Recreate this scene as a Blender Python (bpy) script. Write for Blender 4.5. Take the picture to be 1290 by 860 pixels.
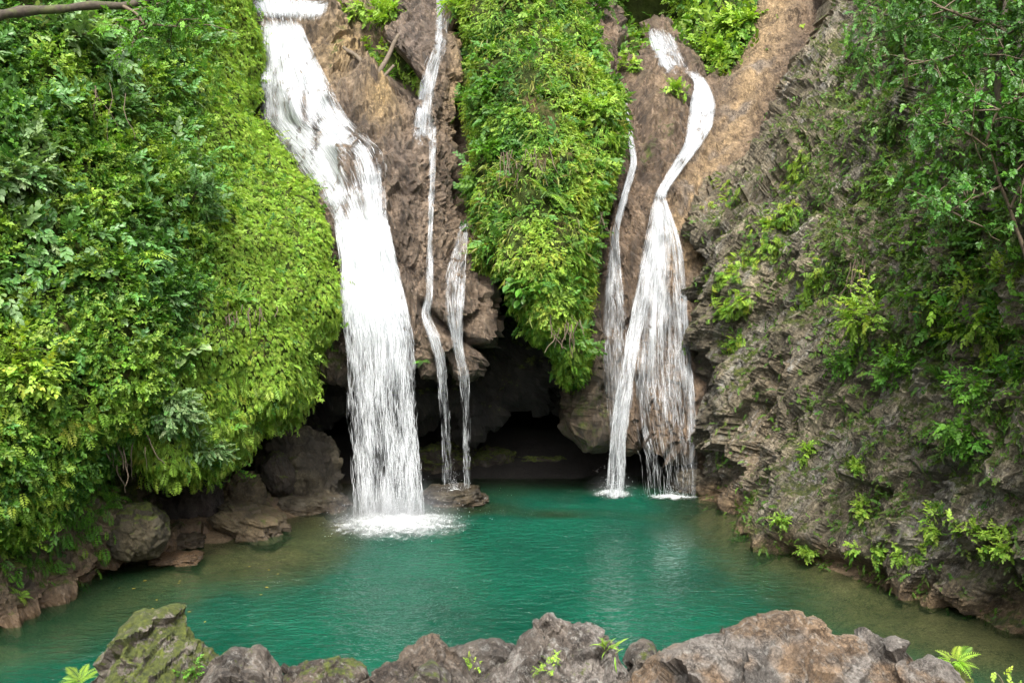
import bpy, math, random
import numpy as np
from mathutils import Vector
from mathutils.bvhtree import BVHTree

# ------------------------------------------------------------------ scene, camera, light
for o in list(bpy.data.objects):
    bpy.data.objects.remove(o)
S = bpy.context.scene
COL = S.collection
random.seed(7)

F, CX, CY, CAM_H = 1254.0, 645.0, 430.0, 6.0
PITCH = math.radians(4.57)
cd = bpy.data.cameras.new('camera')
cd.lens = 36.0 * F / 1290.0
cd.sensor_width = 36.0
cd.clip_start = 0.1
cd.clip_end = 2000
cam = bpy.data.objects.new('camera', cd)
cam.location = (0, 0, CAM_H)
cam.rotation_euler = (math.radians(90) - PITCH, 0, 0)
COL.objects.link(cam)
S.camera = cam

SUN_EL, SUN_AZ = math.radians(54), math.radians(180)     # azimuth clockwise from +Y: high behind the camera
w = bpy.data.worlds.new('World')
S.world = w
w.use_nodes = True
wn = w.node_tree
bg = wn.nodes['Background']
sky = wn.nodes.new('ShaderNodeTexSky')
sky.sky_type = 'NISHITA'
sky.sun_disc = False
sky.sun_elevation = SUN_EL
sky.sun_rotation = SUN_AZ
sky.air_density = 1.0
sky.dust_density = 3.0
hs = wn.nodes.new('ShaderNodeHueSaturation')             # bright thin cloud: the blue is mostly washed out
hs.inputs['Saturation'].default_value = 0.22
wn.links.new(sky.outputs[0], hs.inputs['Color'])
wn.links.new(hs.outputs[0], bg.inputs['Color'])
bg.inputs['Strength'].default_value = 0.15
sl = bpy.data.lights.new('sun', 'SUN')
sl.energy = 1.5
sl.angle = math.radians(14)
sl.color = (1.0, 0.95, 0.86)
sun = bpy.data.objects.new('sun', sl)
sd = Vector((math.sin(SUN_AZ) * math.cos(SUN_EL), math.cos(SUN_AZ) * math.cos(SUN_EL), math.sin(SUN_EL)))
sun.rotation_euler = (-sd).to_track_quat('-Z', 'Y').to_euler()
sun.location = sd * 60
COL.objects.link(sun)
S.view_settings.view_transform = 'Standard'
S.view_settings.look = 'None'
S.view_settings.gamma = 1
S.view_settings.use_curve_mapping = False
S.view_settings.exposure = 2.0
S.render.engine = 'CYCLES'
S.cycles.max_bounces = 6
S.cycles.diffuse_bounces = 3
S.cycles.glossy_bounces = 2
S.cycles.transmission_bounces = 4
S.cycles.transparent_max_bounces = 16
S.cycles.caustics_reflective = False
S.cycles.caustics_refractive = False

# ------------------------------------------------------------------ pixel <-> world
_c, _s = math.cos(PITCH), math.sin(PITCH)

def rays(px, py):
    a = (np.asarray(px, float) - CX) / F
    b = (CY - np.asarray(py, float)) / F
    return np.stack([a, _c + b * _s, -_s + b * _c], -1)

def P(px, py, Y):
    d = rays(px, py)
    t = np.asarray(Y, float) / d[..., 1]
    p = d * t[..., None]
    p[..., 2] += CAM_H
    return p

def W(px, py, z=0.0):
    d = rays(px, py)
    t = (z - CAM_H) / d[..., 2]
    p = d * t[..., None]
    p[..., 2] += CAM_H
    return p

def proj(p):
    x, y, z = p[..., 0], p[..., 1], p[..., 2] - CAM_H
    dep = np.maximum(y * _c - z * _s, 1e-3)
    up = y * _s + z * _c
    return CX + F * x / dep, CY - F * up / dep

# ------------------------------------------------------------------ noise
_perm = np.random.default_rng(3).permutation(256)
_perm = np.concatenate([_perm, _perm, _perm])
_g = np.random.default_rng(5).normal(size=(256, 3))
_g /= np.linalg.norm(_g, axis=1)[:, None]

def perlin(p, seed=0):
    p = np.asarray(p, float) + seed * 17.37
    i = np.floor(p).astype(int)
    f = p - i
    i &= 255
    u = f * f * f * (f * (f * 6 - 15) + 10)
    out = 0
    for dx in (0, 1):
        wx = u[..., 0] if dx else 1 - u[..., 0]
        for dy in (0, 1):
            wy = u[..., 1] if dy else 1 - u[..., 1]
            for dz in (0, 1):
                wz = u[..., 2] if dz else 1 - u[..., 2]
                h = _perm[_perm[_perm[(i[..., 0] + dx) & 255] + ((i[..., 1] + dy) & 255)] + ((i[..., 2] + dz) & 255)]
                g = _g[h]
                d = g[..., 0] * (f[..., 0] - dx) + g[..., 1] * (f[..., 1] - dy) + g[..., 2] * (f[..., 2] - dz)
                out = out + wx * wy * wz * d
    return out * 1.6

def fbm(p, octv=4, gain=0.5, seed=0):
    p = np.asarray(p, float)
    a, o, t = 1.0, 0, 0
    for k in range(octv):
        o = o + a * perlin(p * 2.03 ** k, seed + k)
        t += a
        a *= gain
    return o / t

def ridged(p, octv=4, gain=0.5, seed=0):
    p = np.asarray(p, float)
    a, o, t = 1.0, 0, 0
    for k in range(octv):
        o = o + a * (1 - 2 * np.abs(perlin(p * 2.1 ** k, seed + k)))
        t += a
        a *= gain
    return o / t

def worley(p, seed=0):
    p = np.asarray(p, float)
    i = np.floor(p).astype(int)
    f1 = np.full(p.shape[0], 9.0)
    f2 = np.full(p.shape[0], 9.0)
    cid = np.zeros(p.shape[0], int)
    for dx in (-1, 0, 1):
        for dy in (-1, 0, 1):
            for dz in (-1, 0, 1):
                c = i + (dx, dy, dz)
                h = _perm[_perm[_perm[(c[:, 0] + seed) & 255] + (c[:, 1] & 255)] + (c[:, 2] & 255)]
                q = c + np.stack([_perm[h + 1], _perm[h + 7], _perm[h + 31]], -1) / 256.0
                d = np.linalg.norm(p - q, axis=1)
                n1 = d < f1
                f2 = np.where(n1, f1, np.minimum(f2, d))
                cid = np.where(n1, h, cid)
                f1 = np.where(n1, d, f1)
    return f1, f2, cid / 255.0

def facets(p, seed=0, jump=0.5):
    """broken planes: every cell of a Voronoi pattern gets a tilt and a level of its own"""
    p = np.asarray(p, float)
    i = np.floor(p).astype(int)
    f1 = np.full(p.shape[0], 9.0)
    out = np.zeros(p.shape[0])
    for dx in (-1, 0, 1):
        for dy in (-1, 0, 1):
            for dz in (-1, 0, 1):
                c = i + (dx, dy, dz)
                h = _perm[_perm[_perm[(c[:, 0] + seed) & 255] + (c[:, 1] & 255)] + (c[:, 2] & 255)]
                q = c + np.stack([_perm[h + 1], _perm[h + 7], _perm[h + 31]], -1) / 256.0
                d = np.linalg.norm(p - q, axis=1)
                m = d < f1
                v = ((p - q) * _g[h]).sum(1) + jump * (_perm[h + 3] / 255.0 - .5)
                out = np.where(m, v, out)
                f1 = np.where(m, d, f1)
    return out

ST = np.array([[0.80, 0.0, -0.55], [0.25, 0.9, 0.15], [0.55, -0.2, 0.80]])

def layers(x, wrp):
    """slanted beds: each bed swells out and breaks off sharply"""
    f = (x + wrp) % 1.0
    return np.where(f < .82, f / .82, (1 - f) / .18) - .5

def sstep(a, b, x):
    t = np.clip((x - a) / (b - a), 0, 1)
    return t * t * (3 - 2 * t)

# ------------------------------------------------------------------ mesh linking
def set_props(o, label=None, cat=None, group=None, kind=None):
    if label: o['label'] = label
    if cat: o['category'] = cat
    if group: o['group'] = group
    if kind: o['kind'] = kind
    return o

def link_mesh(name, verts, faces, mat, parent=None, attrs=None, smooth=True, origin=None, loc=None):
    """verts (N,3); faces: list of integer arrays (M,k). One mesh object."""
    verts = np.asarray(verts, np.float32)
    if origin is not None:
        verts = verts - np.asarray(origin, np.float32)
    if not isinstance(faces, (list, tuple)):
        faces = [faces]
    faces = [np.asarray(f, np.int32) for f in faces if len(f)]
    loops = np.concatenate([f.ravel() for f in faces])
    tot = np.concatenate([np.full(len(f), f.shape[1], np.int32) for f in faces])
    start = np.concatenate([[0], np.cumsum(tot)[:-1]]).astype(np.int32)
    me = bpy.data.meshes.new(name)
    me.vertices.add(len(verts))
    me.vertices.foreach_set('co', verts.ravel())
    me.loops.add(len(loops))
    me.loops.foreach_set('vertex_index', loops)
    me.polygons.add(len(tot))
    me.polygons.foreach_set('loop_start', start)
    me.polygons.foreach_set('loop_total', tot)
    me.update(calc_edges=True)
    me.polygons.foreach_set('use_smooth', np.full(len(tot), smooth))
    for k, v in (attrs or {}).items():
        v = np.asarray(v, np.float32)
        if v.ndim == 1:
            a = me.attributes.new(k, 'FLOAT', 'POINT')
            a.data.foreach_set('value', v)
        else:
            a = me.attributes.new(k, 'FLOAT_COLOR', 'POINT')
            a.data.foreach_set('color', np.concatenate([v, np.ones((len(v), 1), np.float32)], 1).ravel())
    me.materials.append(mat)
    me.update()
    o = bpy.data.objects.new(name, me)
    if loc is not None:
        o.location = loc
    elif origin is not None:
        o.location = Vector([float(c) for c in origin])
    COL.objects.link(o)
    if parent is not None:
        o.parent = parent
        o.matrix_parent_inverse.identity()
    return o

def empty(name, loc, label, cat, group=None):
    o = bpy.data.objects.new(name, None)
    o.location = Vector([float(c) for c in loc])
    COL.objects.link(o)
    return set_props(o, label, cat, group)

def vnormals(V, Q):
    n = np.zeros_like(V)
    fn = np.cross(V[Q[:, 2]] - V[Q[:, 0]], V[Q[:, -1]] - V[Q[:, 1]] if Q.shape[1] == 4 else V[Q[:, 1]] - V[Q[:, 0]])
    if Q.shape[1] == 3:
        fn = -fn
    for k in range(Q.shape[1]):
        np.add.at(n, Q[:, k], fn)
    return n / np.maximum(np.linalg.norm(n, axis=1), 1e-9)[:, None]

# ------------------------------------------------------------------ materials
def new_mat(name):
    m = bpy.data.materials.new(name)
    m.use_nodes = True
    nt = m.node_tree
    nt.nodes.clear()
    return m, nt

class NT:
    def __init__(s, nt):
        s.nt = nt
    def n(s, typ, **kw):
        nd = s.nt.nodes.new(typ)
        for k, v in kw.items():
            if k.startswith('_'):
                setattr(nd, k[1:], v)
            else:
                nd.inputs[k.replace('__', ' ')].default_value = v
        return nd
    def l(s, a, b):
        s.nt.links.new(a, b)
    def noise(s, vec, scale, detail=6, rough=0.6, dist=0.0):
        nd = s.n('ShaderNodeTexNoise', Scale=scale, Detail=detail, Roughness=rough, Distortion=dist)
        s.l(vec, nd.inputs['Vector'])
        return nd.outputs['Fac']
    def attr(s, name, out='Fac'):
        return s.n('ShaderNodeAttribute', _attribute_name=name).outputs[out]
    def math(s, op, a, b=None, clamp=False):
        nd = s.n('ShaderNodeMath', _operation=op, _use_clamp=clamp)
        for i, v in enumerate((a, b)):
            if v is None: continue
            if isinstance(v, (int, float)): nd.inputs[i].default_value = v
            else: s.l(v, nd.inputs[i])
        return nd.outputs[0]
    def range(s, v, a, b, c=0.0, d=1.0):
        nd = s.n('ShaderNodeMapRange')
        nd.inputs[1].default_value, nd.inputs[2].default_value = a, b
        nd.inputs[3].default_value, nd.inputs[4].default_value = c, d
        s.l(v, nd.inputs[0])
        return nd.outputs[0]
    def mix(s, f, a, b, blend='MIX'):
        nd = s.n('ShaderNodeMix', _data_type='RGBA', _blend_type=blend)
        for i, v in ((0, f), (6, a), (7, b)):
            if isinstance(v, (int, float)): nd.inputs[i].default_value = v
            elif isinstance(v, tuple): nd.inputs[i].default_value = (*v, 1)
            else: s.l(v, nd.inputs[i])
        return nd.outputs[2]
    def mapping(s, vec, scale=(1, 1, 1), rot=(0, 0, 0)):
        nd = s.n('ShaderNodeMapping')
        nd.inputs['Scale'].default_value = scale
        nd.inputs['Rotation'].default_value = rot
        s.l(vec, nd.inputs['Vector'])
        return nd.outputs[0]

def rock_mat(name, fine=1.0, strata=(0, 0, 0), lichen=0.3, bump=0.5, dirt=0.6, drip=0.0):
    """tone: stone colour, moss and wet: 0..1 cover; the rest is noise."""
    m, nt = new_mat(name)
    g = NT(nt)
    co = g.n('ShaderNodeTexCoord').outputs['Object']
    st = g.mapping(g.mapping(co, rot=strata), scale=(2.2, 2.2, 0.5))
    n1 = g.noise(co, 0.9 * fine, 8, 0.7, 0.0)
    n2 = g.noise(st, 2.6 * fine, 9, 0.75, 0.0)
    n3 = g.noise(co, 14 * fine, 8, 0.7)
    vor = g.n('ShaderNodeTexVoronoi', _feature='DISTANCE_TO_EDGE', Scale=2.2 * fine)
    wv = g.n('ShaderNodeVectorMath', _operation='ADD')
    nz = g.n('ShaderNodeTexNoise', Scale=3.0 * fine, Detail=5)
    g.l(st, nz.inputs['Vector'])
    g.l(nz.outputs['Color'], wv.inputs[0])
    g.l(st, wv.inputs[1])
    g.l(wv.outputs[0], vor.inputs['Vector'])
    tone = g.mix(1.0, g.attr('tone', 'Color'), (0.70, 0.69, 0.68), 'MULTIPLY')
    c = g.mix(g.range(n1, 0.3, 0.7), g.mix(1.0, tone, (0.62, 0.58, 0.55), 'MULTIPLY'), g.mix(1.0, tone, (1.3, 1.25, 1.2), 'MULTIPLY'))
    c = g.mix(g.range(n2, 0.55, 0.72, 0, dirt), c, g.mix(1.0, tone, (0.42, 0.34, 0.27), 'MULTIPLY'))
    c = g.mix(g.range(n3, 0.45, 0.75, 0, 0.55), c, g.mix(1.0, tone, (0.5, 0.47, 0.45), 'MULTIPLY'))
    if drip:
        dp = g.noise(g.mapping(g.mapping(co, rot=strata), scale=(4, 4, .8)), 1.0, 7, 0.75, 0.0)
        c = g.mix(g.range(dp, 0.47, 0.62, 0, drip), c, g.mix(1.0, tone, (0.30, 0.26, 0.23), 'MULTIPLY'))
        dp2 = g.noise(g.mapping(g.mapping(co, rot=strata), scale=(8, 8, 1.6)), 1.3, 6, 0.75, 0.0)
        c = g.mix(g.range(dp2, 0.56, 0.68, 0, drip * .8), c, g.mix(1.0, tone, (1.5, 1.45, 1.4), 'MULTIPLY'))
    grit = g.noise(co, 13 * fine, 5, 0.85)
    c = g.mix(1.0, c, g.mix(g.range(grit, 0.35, 0.65), (0.48, 0.46, 0.44), (1.4, 1.4, 1.4)), 'MULTIPLY')
    lich = g.math('MULTIPLY', g.range(g.noise(st, 2.3 * fine, 10, 0.8, 0.3), 0.52, 0.60), g.math('MULTIPLY', g.attr('pale'), lichen))
    lich = g.math('MULTIPLY', lich, g.range(grit, 0.35, 0.5, 0.4, 1.0))
    c = g.mix(lich, c, (0.32, 0.31, 0.28))
    def veins(scale, wdt, seed):
        v_ = g.mapping(st, scale=(1, 1, 1))
        nd = g.n('ShaderNodeTexNoise', Scale=scale, Detail=7, Roughness=0.62, Distortion=0.25)
        off = g.n('ShaderNodeVectorMath', _operation='ADD')
        off.inputs[1].default_value = (seed, seed * 2, seed)
        g.l(v_, off.inputs[0]); g.l(off.outputs[0], nd.inputs['Vector'])
        return g.range(g.math('ABSOLUTE', g.math('SUBTRACT', nd.outputs['Fac'], 0.5)), wdt * .25, wdt, 1.0, 0.0)
    vn = g.math('MAXIMUM', veins(1.5 * fine, 0.022, 3.0), g.math('MULTIPLY', veins(4.5 * fine, 0.03, 9.0), 0.75))
    crack = g.math('MULTIPLY', g.range(vor.outputs['Distance'], 0.0, 0.03, 0.7, 0), g.range(n1, 0.45, 0.6))
    crack = g.math('MAXIMUM', crack, g.math('MULTIPLY', vn, g.range(g.noise(co, 1.9 * fine, 4), 0.38, 0.58)))
    c = g.mix(g.math('MULTIPLY', crack, 0.85), c, g.mix(1.0, tone, (0.16, 0.13, 0.11), 'MULTIPLY'))
    mo = g.math('ADD', g.attr('moss'), g.range(g.noise(co, 3.1 * fine, 10, 0.75), 0.25, 0.75, -0.6, 0.6))
    mo = g.range(mo, 0.42, 0.62)
    mossc = g.mix(g.range(g.noise(co, 9 * fine, 5), 0.3, 0.7), (0.022, 0.034, 0.006), (0.11, 0.13, 0.014))
    c = g.mix(mo, c, mossc)
    wet = g.attr('wet')
    c = g.mix(g.math('MULTIPLY', wet, 0.42), c, g.mix(1.0, c, (0.35, 0.32, 0.30), 'MULTIPLY'))
    b = g.n('ShaderNodeBsdfPrincipled')
    g.l(c, b.inputs['Base Color'])
    g.l(g.range(g.math('MULTIPLY', wet, g.range(mo, 0, 1, 1, 0)), 0, 1, 0.85, 0.24), b.inputs['Roughness'])
    b.inputs['Specular IOR Level'].default_value = 0.5
    h = g.math('ADD', g.math('MULTIPLY', n2, 0.9), g.math('MULTIPLY', n3, 0.35))
    h = g.math('ADD', h, g.math('MULTIPLY', grit, 0.35))
    h = g.math('SUBTRACT', h, g.math('MULTIPLY', crack, 0.55))
    bp = g.n('ShaderNodeBump', Strength=bump, Distance=0.14 / fine)
    g.l(h, bp.inputs['Height'])
    g.l(bp.outputs[0], b.inputs['Normal'])
    out = g.n('ShaderNodeOutputMaterial')
    g.l(b.outputs[0], out.inputs[0])
    return m

def leaf_mat(name, trans=0.35, rough=0.5, spec=0.4, gain=(1, 1, 1)):
    m, nt = new_mat(name)
    g = NT(nt)
    co = g.n('ShaderNodeTexCoord').outputs['Object']
    tint = g.attr('tint', 'Color')
    c = g.mix(g.range(g.noise(co, 7, 3), 0.3, 0.7), g.mix(1.0, tint, (0.75, 0.8, 0.7), 'MULTIPLY'), g.mix(1.0, tint, (1.25, 1.2, 1.1), 'MULTIPLY'))
    b = g.n('ShaderNodeBsdfPrincipled', Roughness=rough)
    b.inputs['Specular IOR Level'].default_value = spec
    g.l(c, b.inputs['Base Color'])
    t = g.n('ShaderNodeBsdfTranslucent')
    g.l(g.mix(1.0, c, (1.3, 1.35, 0.55), 'MULTIPLY'), t.inputs['Color'])
    mx = g.n('ShaderNodeMixShader', Fac=trans)
    g.l(b.outputs[0], mx.inputs[1])
    g.l(t.outputs[0], mx.inputs[2])
    out = g.n('ShaderNodeOutputMaterial')
    g.l(mx.outputs[0], out.inputs[0])
    return m

def bark_mat(name, a, b_, moss=0.3):
    m, nt = new_mat(name)
    g = NT(nt)
    co = g.n('ShaderNodeTexCoord').outputs['Object']
    n = g.noise(co, 14, 8, 0.7)
    c = g.mix(g.range(n, 0.3, 0.7), a, b_)
    c = g.mix(g.range(g.noise(co, 5, 6), 0.5, 0.62, 0, moss), c, (0.07, 0.085, 0.018))
    b = g.n('ShaderNodeBsdfPrincipled', Roughness=0.85)
    g.l(c, b.inputs['Base Color'])
    bp = g.n('ShaderNodeBump', Strength=0.5, Distance=0.02)
    g.l(n, bp.inputs['Height'])
    g.l(bp.outputs[0], b.inputs['Normal'])
    out = g.n('ShaderNodeOutputMaterial')
    g.l(b.outputs[0], out.inputs[0])
    return m

def soil_mat(name):
    m, nt = new_mat(name)
    g = NT(nt)
    co = g.n('ShaderNodeTexCoord').outputs['Object']
    n = g.noise(co, 3, 8, 0.7)
    c = g.mix(g.range(n, 0.35, 0.65), (0.022, 0.030, 0.009), (0.055, 0.075, 0.016))
    c = g.mix(g.range(g.noise(co, 1.1, 7, 0.7), 0.56, 0.66), c, (0.11, 0.075, 0.04))
    b = g.n('ShaderNodeBsdfPrincipled', Roughness=0.95)
    b.inputs['Specular IOR Level'].default_value = 0.1
    g.l(c, b.inputs['Base Color'])
    bp = g.n('ShaderNodeBump', Strength=0.8, Distance=0.1)
    g.l(g.noise(co, 12, 6, 0.7), bp.inputs['Height'])
    g.l(bp.outputs[0], b.inputs['Normal'])
    out = g.n('ShaderNodeOutputMaterial')
    g.l(b.outputs[0], out.inputs[0])
    return m

def fall_mat(name):
    """a sheet of falling water: uvw attributes sx (across, metres), sv (along, metres), cover 0..1"""
    m, nt = new_mat(name)
    g = NT(nt)
    v = g.n('ShaderNodeCombineXYZ')
    g.l(g.attr('sx'), v.inputs[0])
    g.l(g.attr('sv'), v.inputs[1])
    g.l(g.attr('sd'), v.inputs[2])
    a = g.noise(g.mapping(v.outputs[0], scale=(7, 0.45, 1)), 1.0, 6, 0.68, 0.3)
    b = g.noise(g.mapping(v.outputs[0], scale=(30, 1.1, 1)), 1.0, 6, 0.75, 0.2)
    f = g.math('ADD', g.math('MULTIPLY', a, 0.6), g.math('MULTIPLY', b, 0.4))
    cov = g.attr('cover')
    th = g.range(cov, 0, 1, 0.70, 0.1)
    al = g.math('MULTIPLY', g.math('SUBTRACT', f, th), 3.0, True)
    al = g.math('MULTIPLY', al, g.range(cov, 0.0, 0.25))
    foamy = g.math('ADD', g.math('MULTIPLY', a, 0.45), g.math('MULTIPLY', b, 0.55))
    wc = g.mix(g.range(g.math('ADD', foamy, g.math('MULTIPLY', cov, 0.22)), 0.48, 0.74), (0.30, 0.34, 0.37), (0.84, 0.86, 0.88))
    df = g.n('ShaderNodeBsdfDiffuse')
    g.l(wc, df.inputs['Color'])
    tr = g.n('ShaderNodeBsdfTranslucent')
    g.l(wc, tr.inputs['Color'])
    m1 = g.n('ShaderNodeMixShader', Fac=0.35)
    g.l(df.outputs[0], m1.inputs[1]); g.l(tr.outputs[0], m1.inputs[2])
    gl = g.n('ShaderNodeBsdfGlossy', Roughness=0.25)
    m2 = g.n('ShaderNodeMixShader', Fac=0.08)
    g.l(m1.outputs[0], m2.inputs[1]); g.l(gl.outputs[0], m2.inputs[2])
    bp = g.n('ShaderNodeBump', Strength=0.6, Distance=0.06)
    g.l(f, bp.inputs['Height'])
    for nd in (df, tr, gl):
        g.l(bp.outputs[0], nd.inputs['Normal'])
    tp = g.n('ShaderNodeBsdfTransparent')
    m3 = g.n('ShaderNodeMixShader')
    g.l(al, m3.inputs[0]); g.l(tp.outputs[0], m3.inputs[1]); g.l(m2.outputs[0], m3.inputs[2])
    out = g.n('ShaderNodeOutputMaterial')
    g.l(m3.outputs[0], out.inputs[0])
    return m

def white_water_mat(name):
    m, nt = new_mat(name)
    g = NT(nt)
    b = g.n('ShaderNodeBsdfPrincipled', Roughness=0.35)
    b.inputs['Base Color'].default_value = (0.84, 0.86, 0.88, 1)
    t = g.n('ShaderNodeBsdfTranslucent')
    t.inputs['Color'].default_value = (0.84, 0.86, 0.88, 1)
    mx = g.n('ShaderNodeMixShader', Fac=0.4)
    g.l(b.outputs[0], mx.inputs[1]); g.l(t.outputs[0], mx.inputs[2])
    out = g.n('ShaderNodeOutputMaterial')
    g.l(mx.outputs[0], out.inputs[0])
    return m

def strand_mat(name):
    m, nt = new_mat(name)
    g = NT(nt)
    b = g.n('ShaderNodeBsdfDiffuse')
    b.inputs['Color'].default_value = (0.88, 0.9, 0.92, 1)
    t = g.n('ShaderNodeBsdfTranslucent')
    t.inputs['Color'].default_value = (0.88, 0.9, 0.92, 1)
    mx = g.n('ShaderNodeMixShader', Fac=0.4)
    g.l(b.outputs[0], mx.inputs[1]); g.l(t.outputs[0], mx.inputs[2])
    tp = g.n('ShaderNodeBsdfTransparent')
    m2 = g.n('ShaderNodeMixShader')
    g.l(g.attr('fade'), m2.inputs[0]); g.l(tp.outputs[0], m2.inputs[1]); g.l(mx.outputs[0], m2.inputs[2])
    out = g.n('ShaderNodeOutputMaterial')
    g.l(m2.outputs[0], out.inputs[0])
    return m

def foam_mat(name):
    m, nt = new_mat(name)
    g = NT(nt)
    co = g.n('ShaderNodeTexCoord').outputs['Object']
    n = g.math('ADD', g.math('MULTIPLY', g.noise(co, 5, 8, 0.75, 0.6), 0.6), g.math('MULTIPLY', g.noise(co, 26, 5, 0.7), 0.4))
    al = g.math('MULTIPLY', g.math('SUBTRACT', n, g.range(g.attr('cover'), 0, 1, 0.72, 0.24)), 2.2, True)
    b = g.n('ShaderNodeBsdfDiffuse')
    b.inputs['Color'].default_value = (0.85, 0.88, 0.88, 1)
    tp = g.n('ShaderNodeBsdfTransparent')
    mx = g.n('ShaderNodeMixShader')
    g.l(al, mx.inputs[0]); g.l(tp.outputs[0], mx.inputs[1]); g.l(b.outputs[0], mx.inputs[2])
    out = g.n('ShaderNodeOutputMaterial')
    g.l(mx.outputs[0], out.inputs[0])
    return m

def pool_mat(name):
    m, nt = new_mat(name)
    g = NT(nt)
    co = g.n('ShaderNodeTexCoord').outputs['Object']
    dep = g.attr('depth')
    turb = g.range(dep, 0.0, 1.9, 0.12, 0.94)
    n0 = g.noise(co, 0.35, 4)
    deep = g.mix(g.range(n0, 0.35, 0.65), (0.0005, 0.040, 0.022), (0.0008, 0.066, 0.036))
    col = g.mix(g.range(dep, 0.15, 1.7), (0.020, 0.050, 0.019), deep)
    df = g.n('ShaderNodeBsdfDiffuse')
    g.l(col, df.inputs['Color'])
    tp = g.n('ShaderNodeBsdfTransparent')
    tp.inputs['Color'].default_value = (0.78, 0.9, 0.75, 1)
    body = g.n('ShaderNodeMixShader')
    g.l(turb, body.inputs[0]); g.l(tp.outputs[0], body.inputs[1]); g.l(df.outputs[0], body.inputs[2])
    h = g.math('ADD', g.math('MULTIPLY', g.noise(g.mapping(co, scale=(.75, 1.2, 1)), 5.0, 3, 0.55, 0.6), 1.0),
               g.math('MULTIPLY', g.noise(co, 13, 3, 0.6, 0.3), 0.35))
    h = g.math('ADD', h, g.math('MULTIPLY', g.noise(co, 1.3, 2), 1.2))
    amp = g.math('MULTIPLY', h, g.attr('rip'))
    bp = g.n('ShaderNodeBump', Strength=1.0, Distance=0.20)
    g.l(amp, bp.inputs['Height'])
    bp2 = g.n('ShaderNodeBump', Strength=1.0, Distance=0.09)
    g.l(amp, bp2.inputs['Height'])
    gl = g.n('ShaderNodeBsdfGlossy', Roughness=0.03)
    g.l(bp.outputs[0], gl.inputs['Normal'])
    fr = g.n('ShaderNodeFresnel', IOR=1.24)
    g.l(bp2.outputs[0], fr.inputs['Normal'])
    mx = g.n('ShaderNodeMixShader')
    g.l(fr.outputs[0], mx.inputs[0]); g.l(body.outputs[0], mx.inputs[1]); g.l(gl.outputs[0], mx.inputs[2])
    out = g.n('ShaderNodeOutputMaterial')
    g.l(mx.outputs[0], out.inputs[0])
    return m

M_CLIFF = rock_mat('cliff_stone', 1.25, (0, math.radians(-32), 0), 1.0, 1.0, 0.5, 0.6)
M_FALLROCK = rock_mat('wet_tan_stone', 1.3, (0, math.radians(8), 0), 0.25, 0.8, 0.65, 0.75)
M_BOULDER = rock_mat('boulder_stone', 1.6, (0, math.radians(20), 0), 0.3, 0.6)
M_NEAR = rock_mat('weathered_limestone', 3.6, (0, math.radians(35), 0), 0.9, 0.8, 0.75)
M_SOIL = soil_mat('mossy_soil')
M_LEAF = leaf_mat('leaf', 0.38, 0.5, 0.35)
M_GLOSSLEAF = leaf_mat('glossy_leaf', 0.3, 0.42, 0.4)
M_BARK = bark_mat('bark', (0.022, 0.016, 0.010), (0.07, 0.054, 0.036), 0.6)
M_TWIG = bark_mat('twig', (0.06, 0.042, 0.027), (0.15, 0.112, 0.075), 0.1)
M_LOG = bark_mat('dead_wood', (0.06, 0.045, 0.03), (0.15, 0.115, 0.08), 0.1)
M_FALL = fall_mat('falling_water')
M_WHITE = white_water_mat('white_water')
M_FOAM = foam_mat('foam')
M_STRAND = strand_mat('falling_drops')
M_POOL = pool_mat('pool_water')

# ------------------------------------------------------------------ cliffs
def tps(pts):
    pts = np.array(pts, float)
    x = pts[:, :2] / 100.0
    n = len(x)
    r = np.linalg.norm(x[:, None] - x[None], axis=2)
    K = np.where(r > 0, r * r * np.log(np.maximum(r, 1e-9)), 0) + np.eye(n) * 0.02
    A = np.zeros((n + 3, n + 3))
    A[:n, :n] = K
    A[:n, n:] = np.c_[np.ones(n), x]
    A[n:, :n] = A[:n, n:].T
    sol = np.linalg.solve(A, np.r_[pts[:, 2], 0, 0, 0])
    def f(q):
        q = np.asarray(q, float) / 100.0
        r = np.linalg.norm(q[:, None] - x[None], axis=2)
        U = np.where(r > 0, r * r * np.log(np.maximum(r, 1e-9)), 0)
        return U @ sol[:n] + sol[n] + q @ sol[n + 1:]
    return f

def inside(poly, q):
    x, y = q[:, 0], q[:, 1]
    r = np.zeros(len(q), bool)
    n = len(poly)
    for i in range(n):
        x0, y0 = poly[i]
        x1, y1 = poly[(i + 1) % n]
        c = (y0 > y) != (y1 > y)
        with np.errstate(divide='ignore', invalid='ignore'):
            r ^= c & (x < (x1 - x0) * (y - y0) / (y1 - y0 + 1e-12) + x0)
    return r

def poly_near(poly, q):
    best = np.full(len(q), 1e9)
    near = np.zeros_like(q)
    n = len(poly)
    for i in range(n):
        a = np.array(poly[i], float)
        b = np.array(poly[(i + 1) % n], float)
        ab = b - a
        t = np.clip(((q - a) @ ab) / (ab @ ab), 0, 1)
        c = a + t[:, None] * ab
        d = np.linalg.norm(q - c, axis=1)
        m = d < best
        best[m] = d[m]
        near[m] = c[m]
    return best, near

def rough_poly(poly, amp, seg=14, seed=0):
    out = []
    n = len(poly)
    for i in range(n):
        a, b = np.array(poly[i], float), np.array(poly[(i + 1) % n], float)
        k = max(1, int(np.linalg.norm(b - a) / seg))
        if max(abs(a[0] - 645), abs(b[0] - 645)) > 760 or min(a[1], b[1]) < -60: k = 1
        for j in range(k):
            out.append(a + (b - a) * j / k)
    out = np.array(out)
    q = np.c_[out / 45.0, np.full(len(out), seed * 3.1)]
    off = np.stack([fbm(q, 3, 0.6, seed), fbm(q, 3, 0.6, seed + 9)], -1) * amp
    return [tuple(p) for p in out + off]

class Cliff: pass
CL = {}

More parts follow.
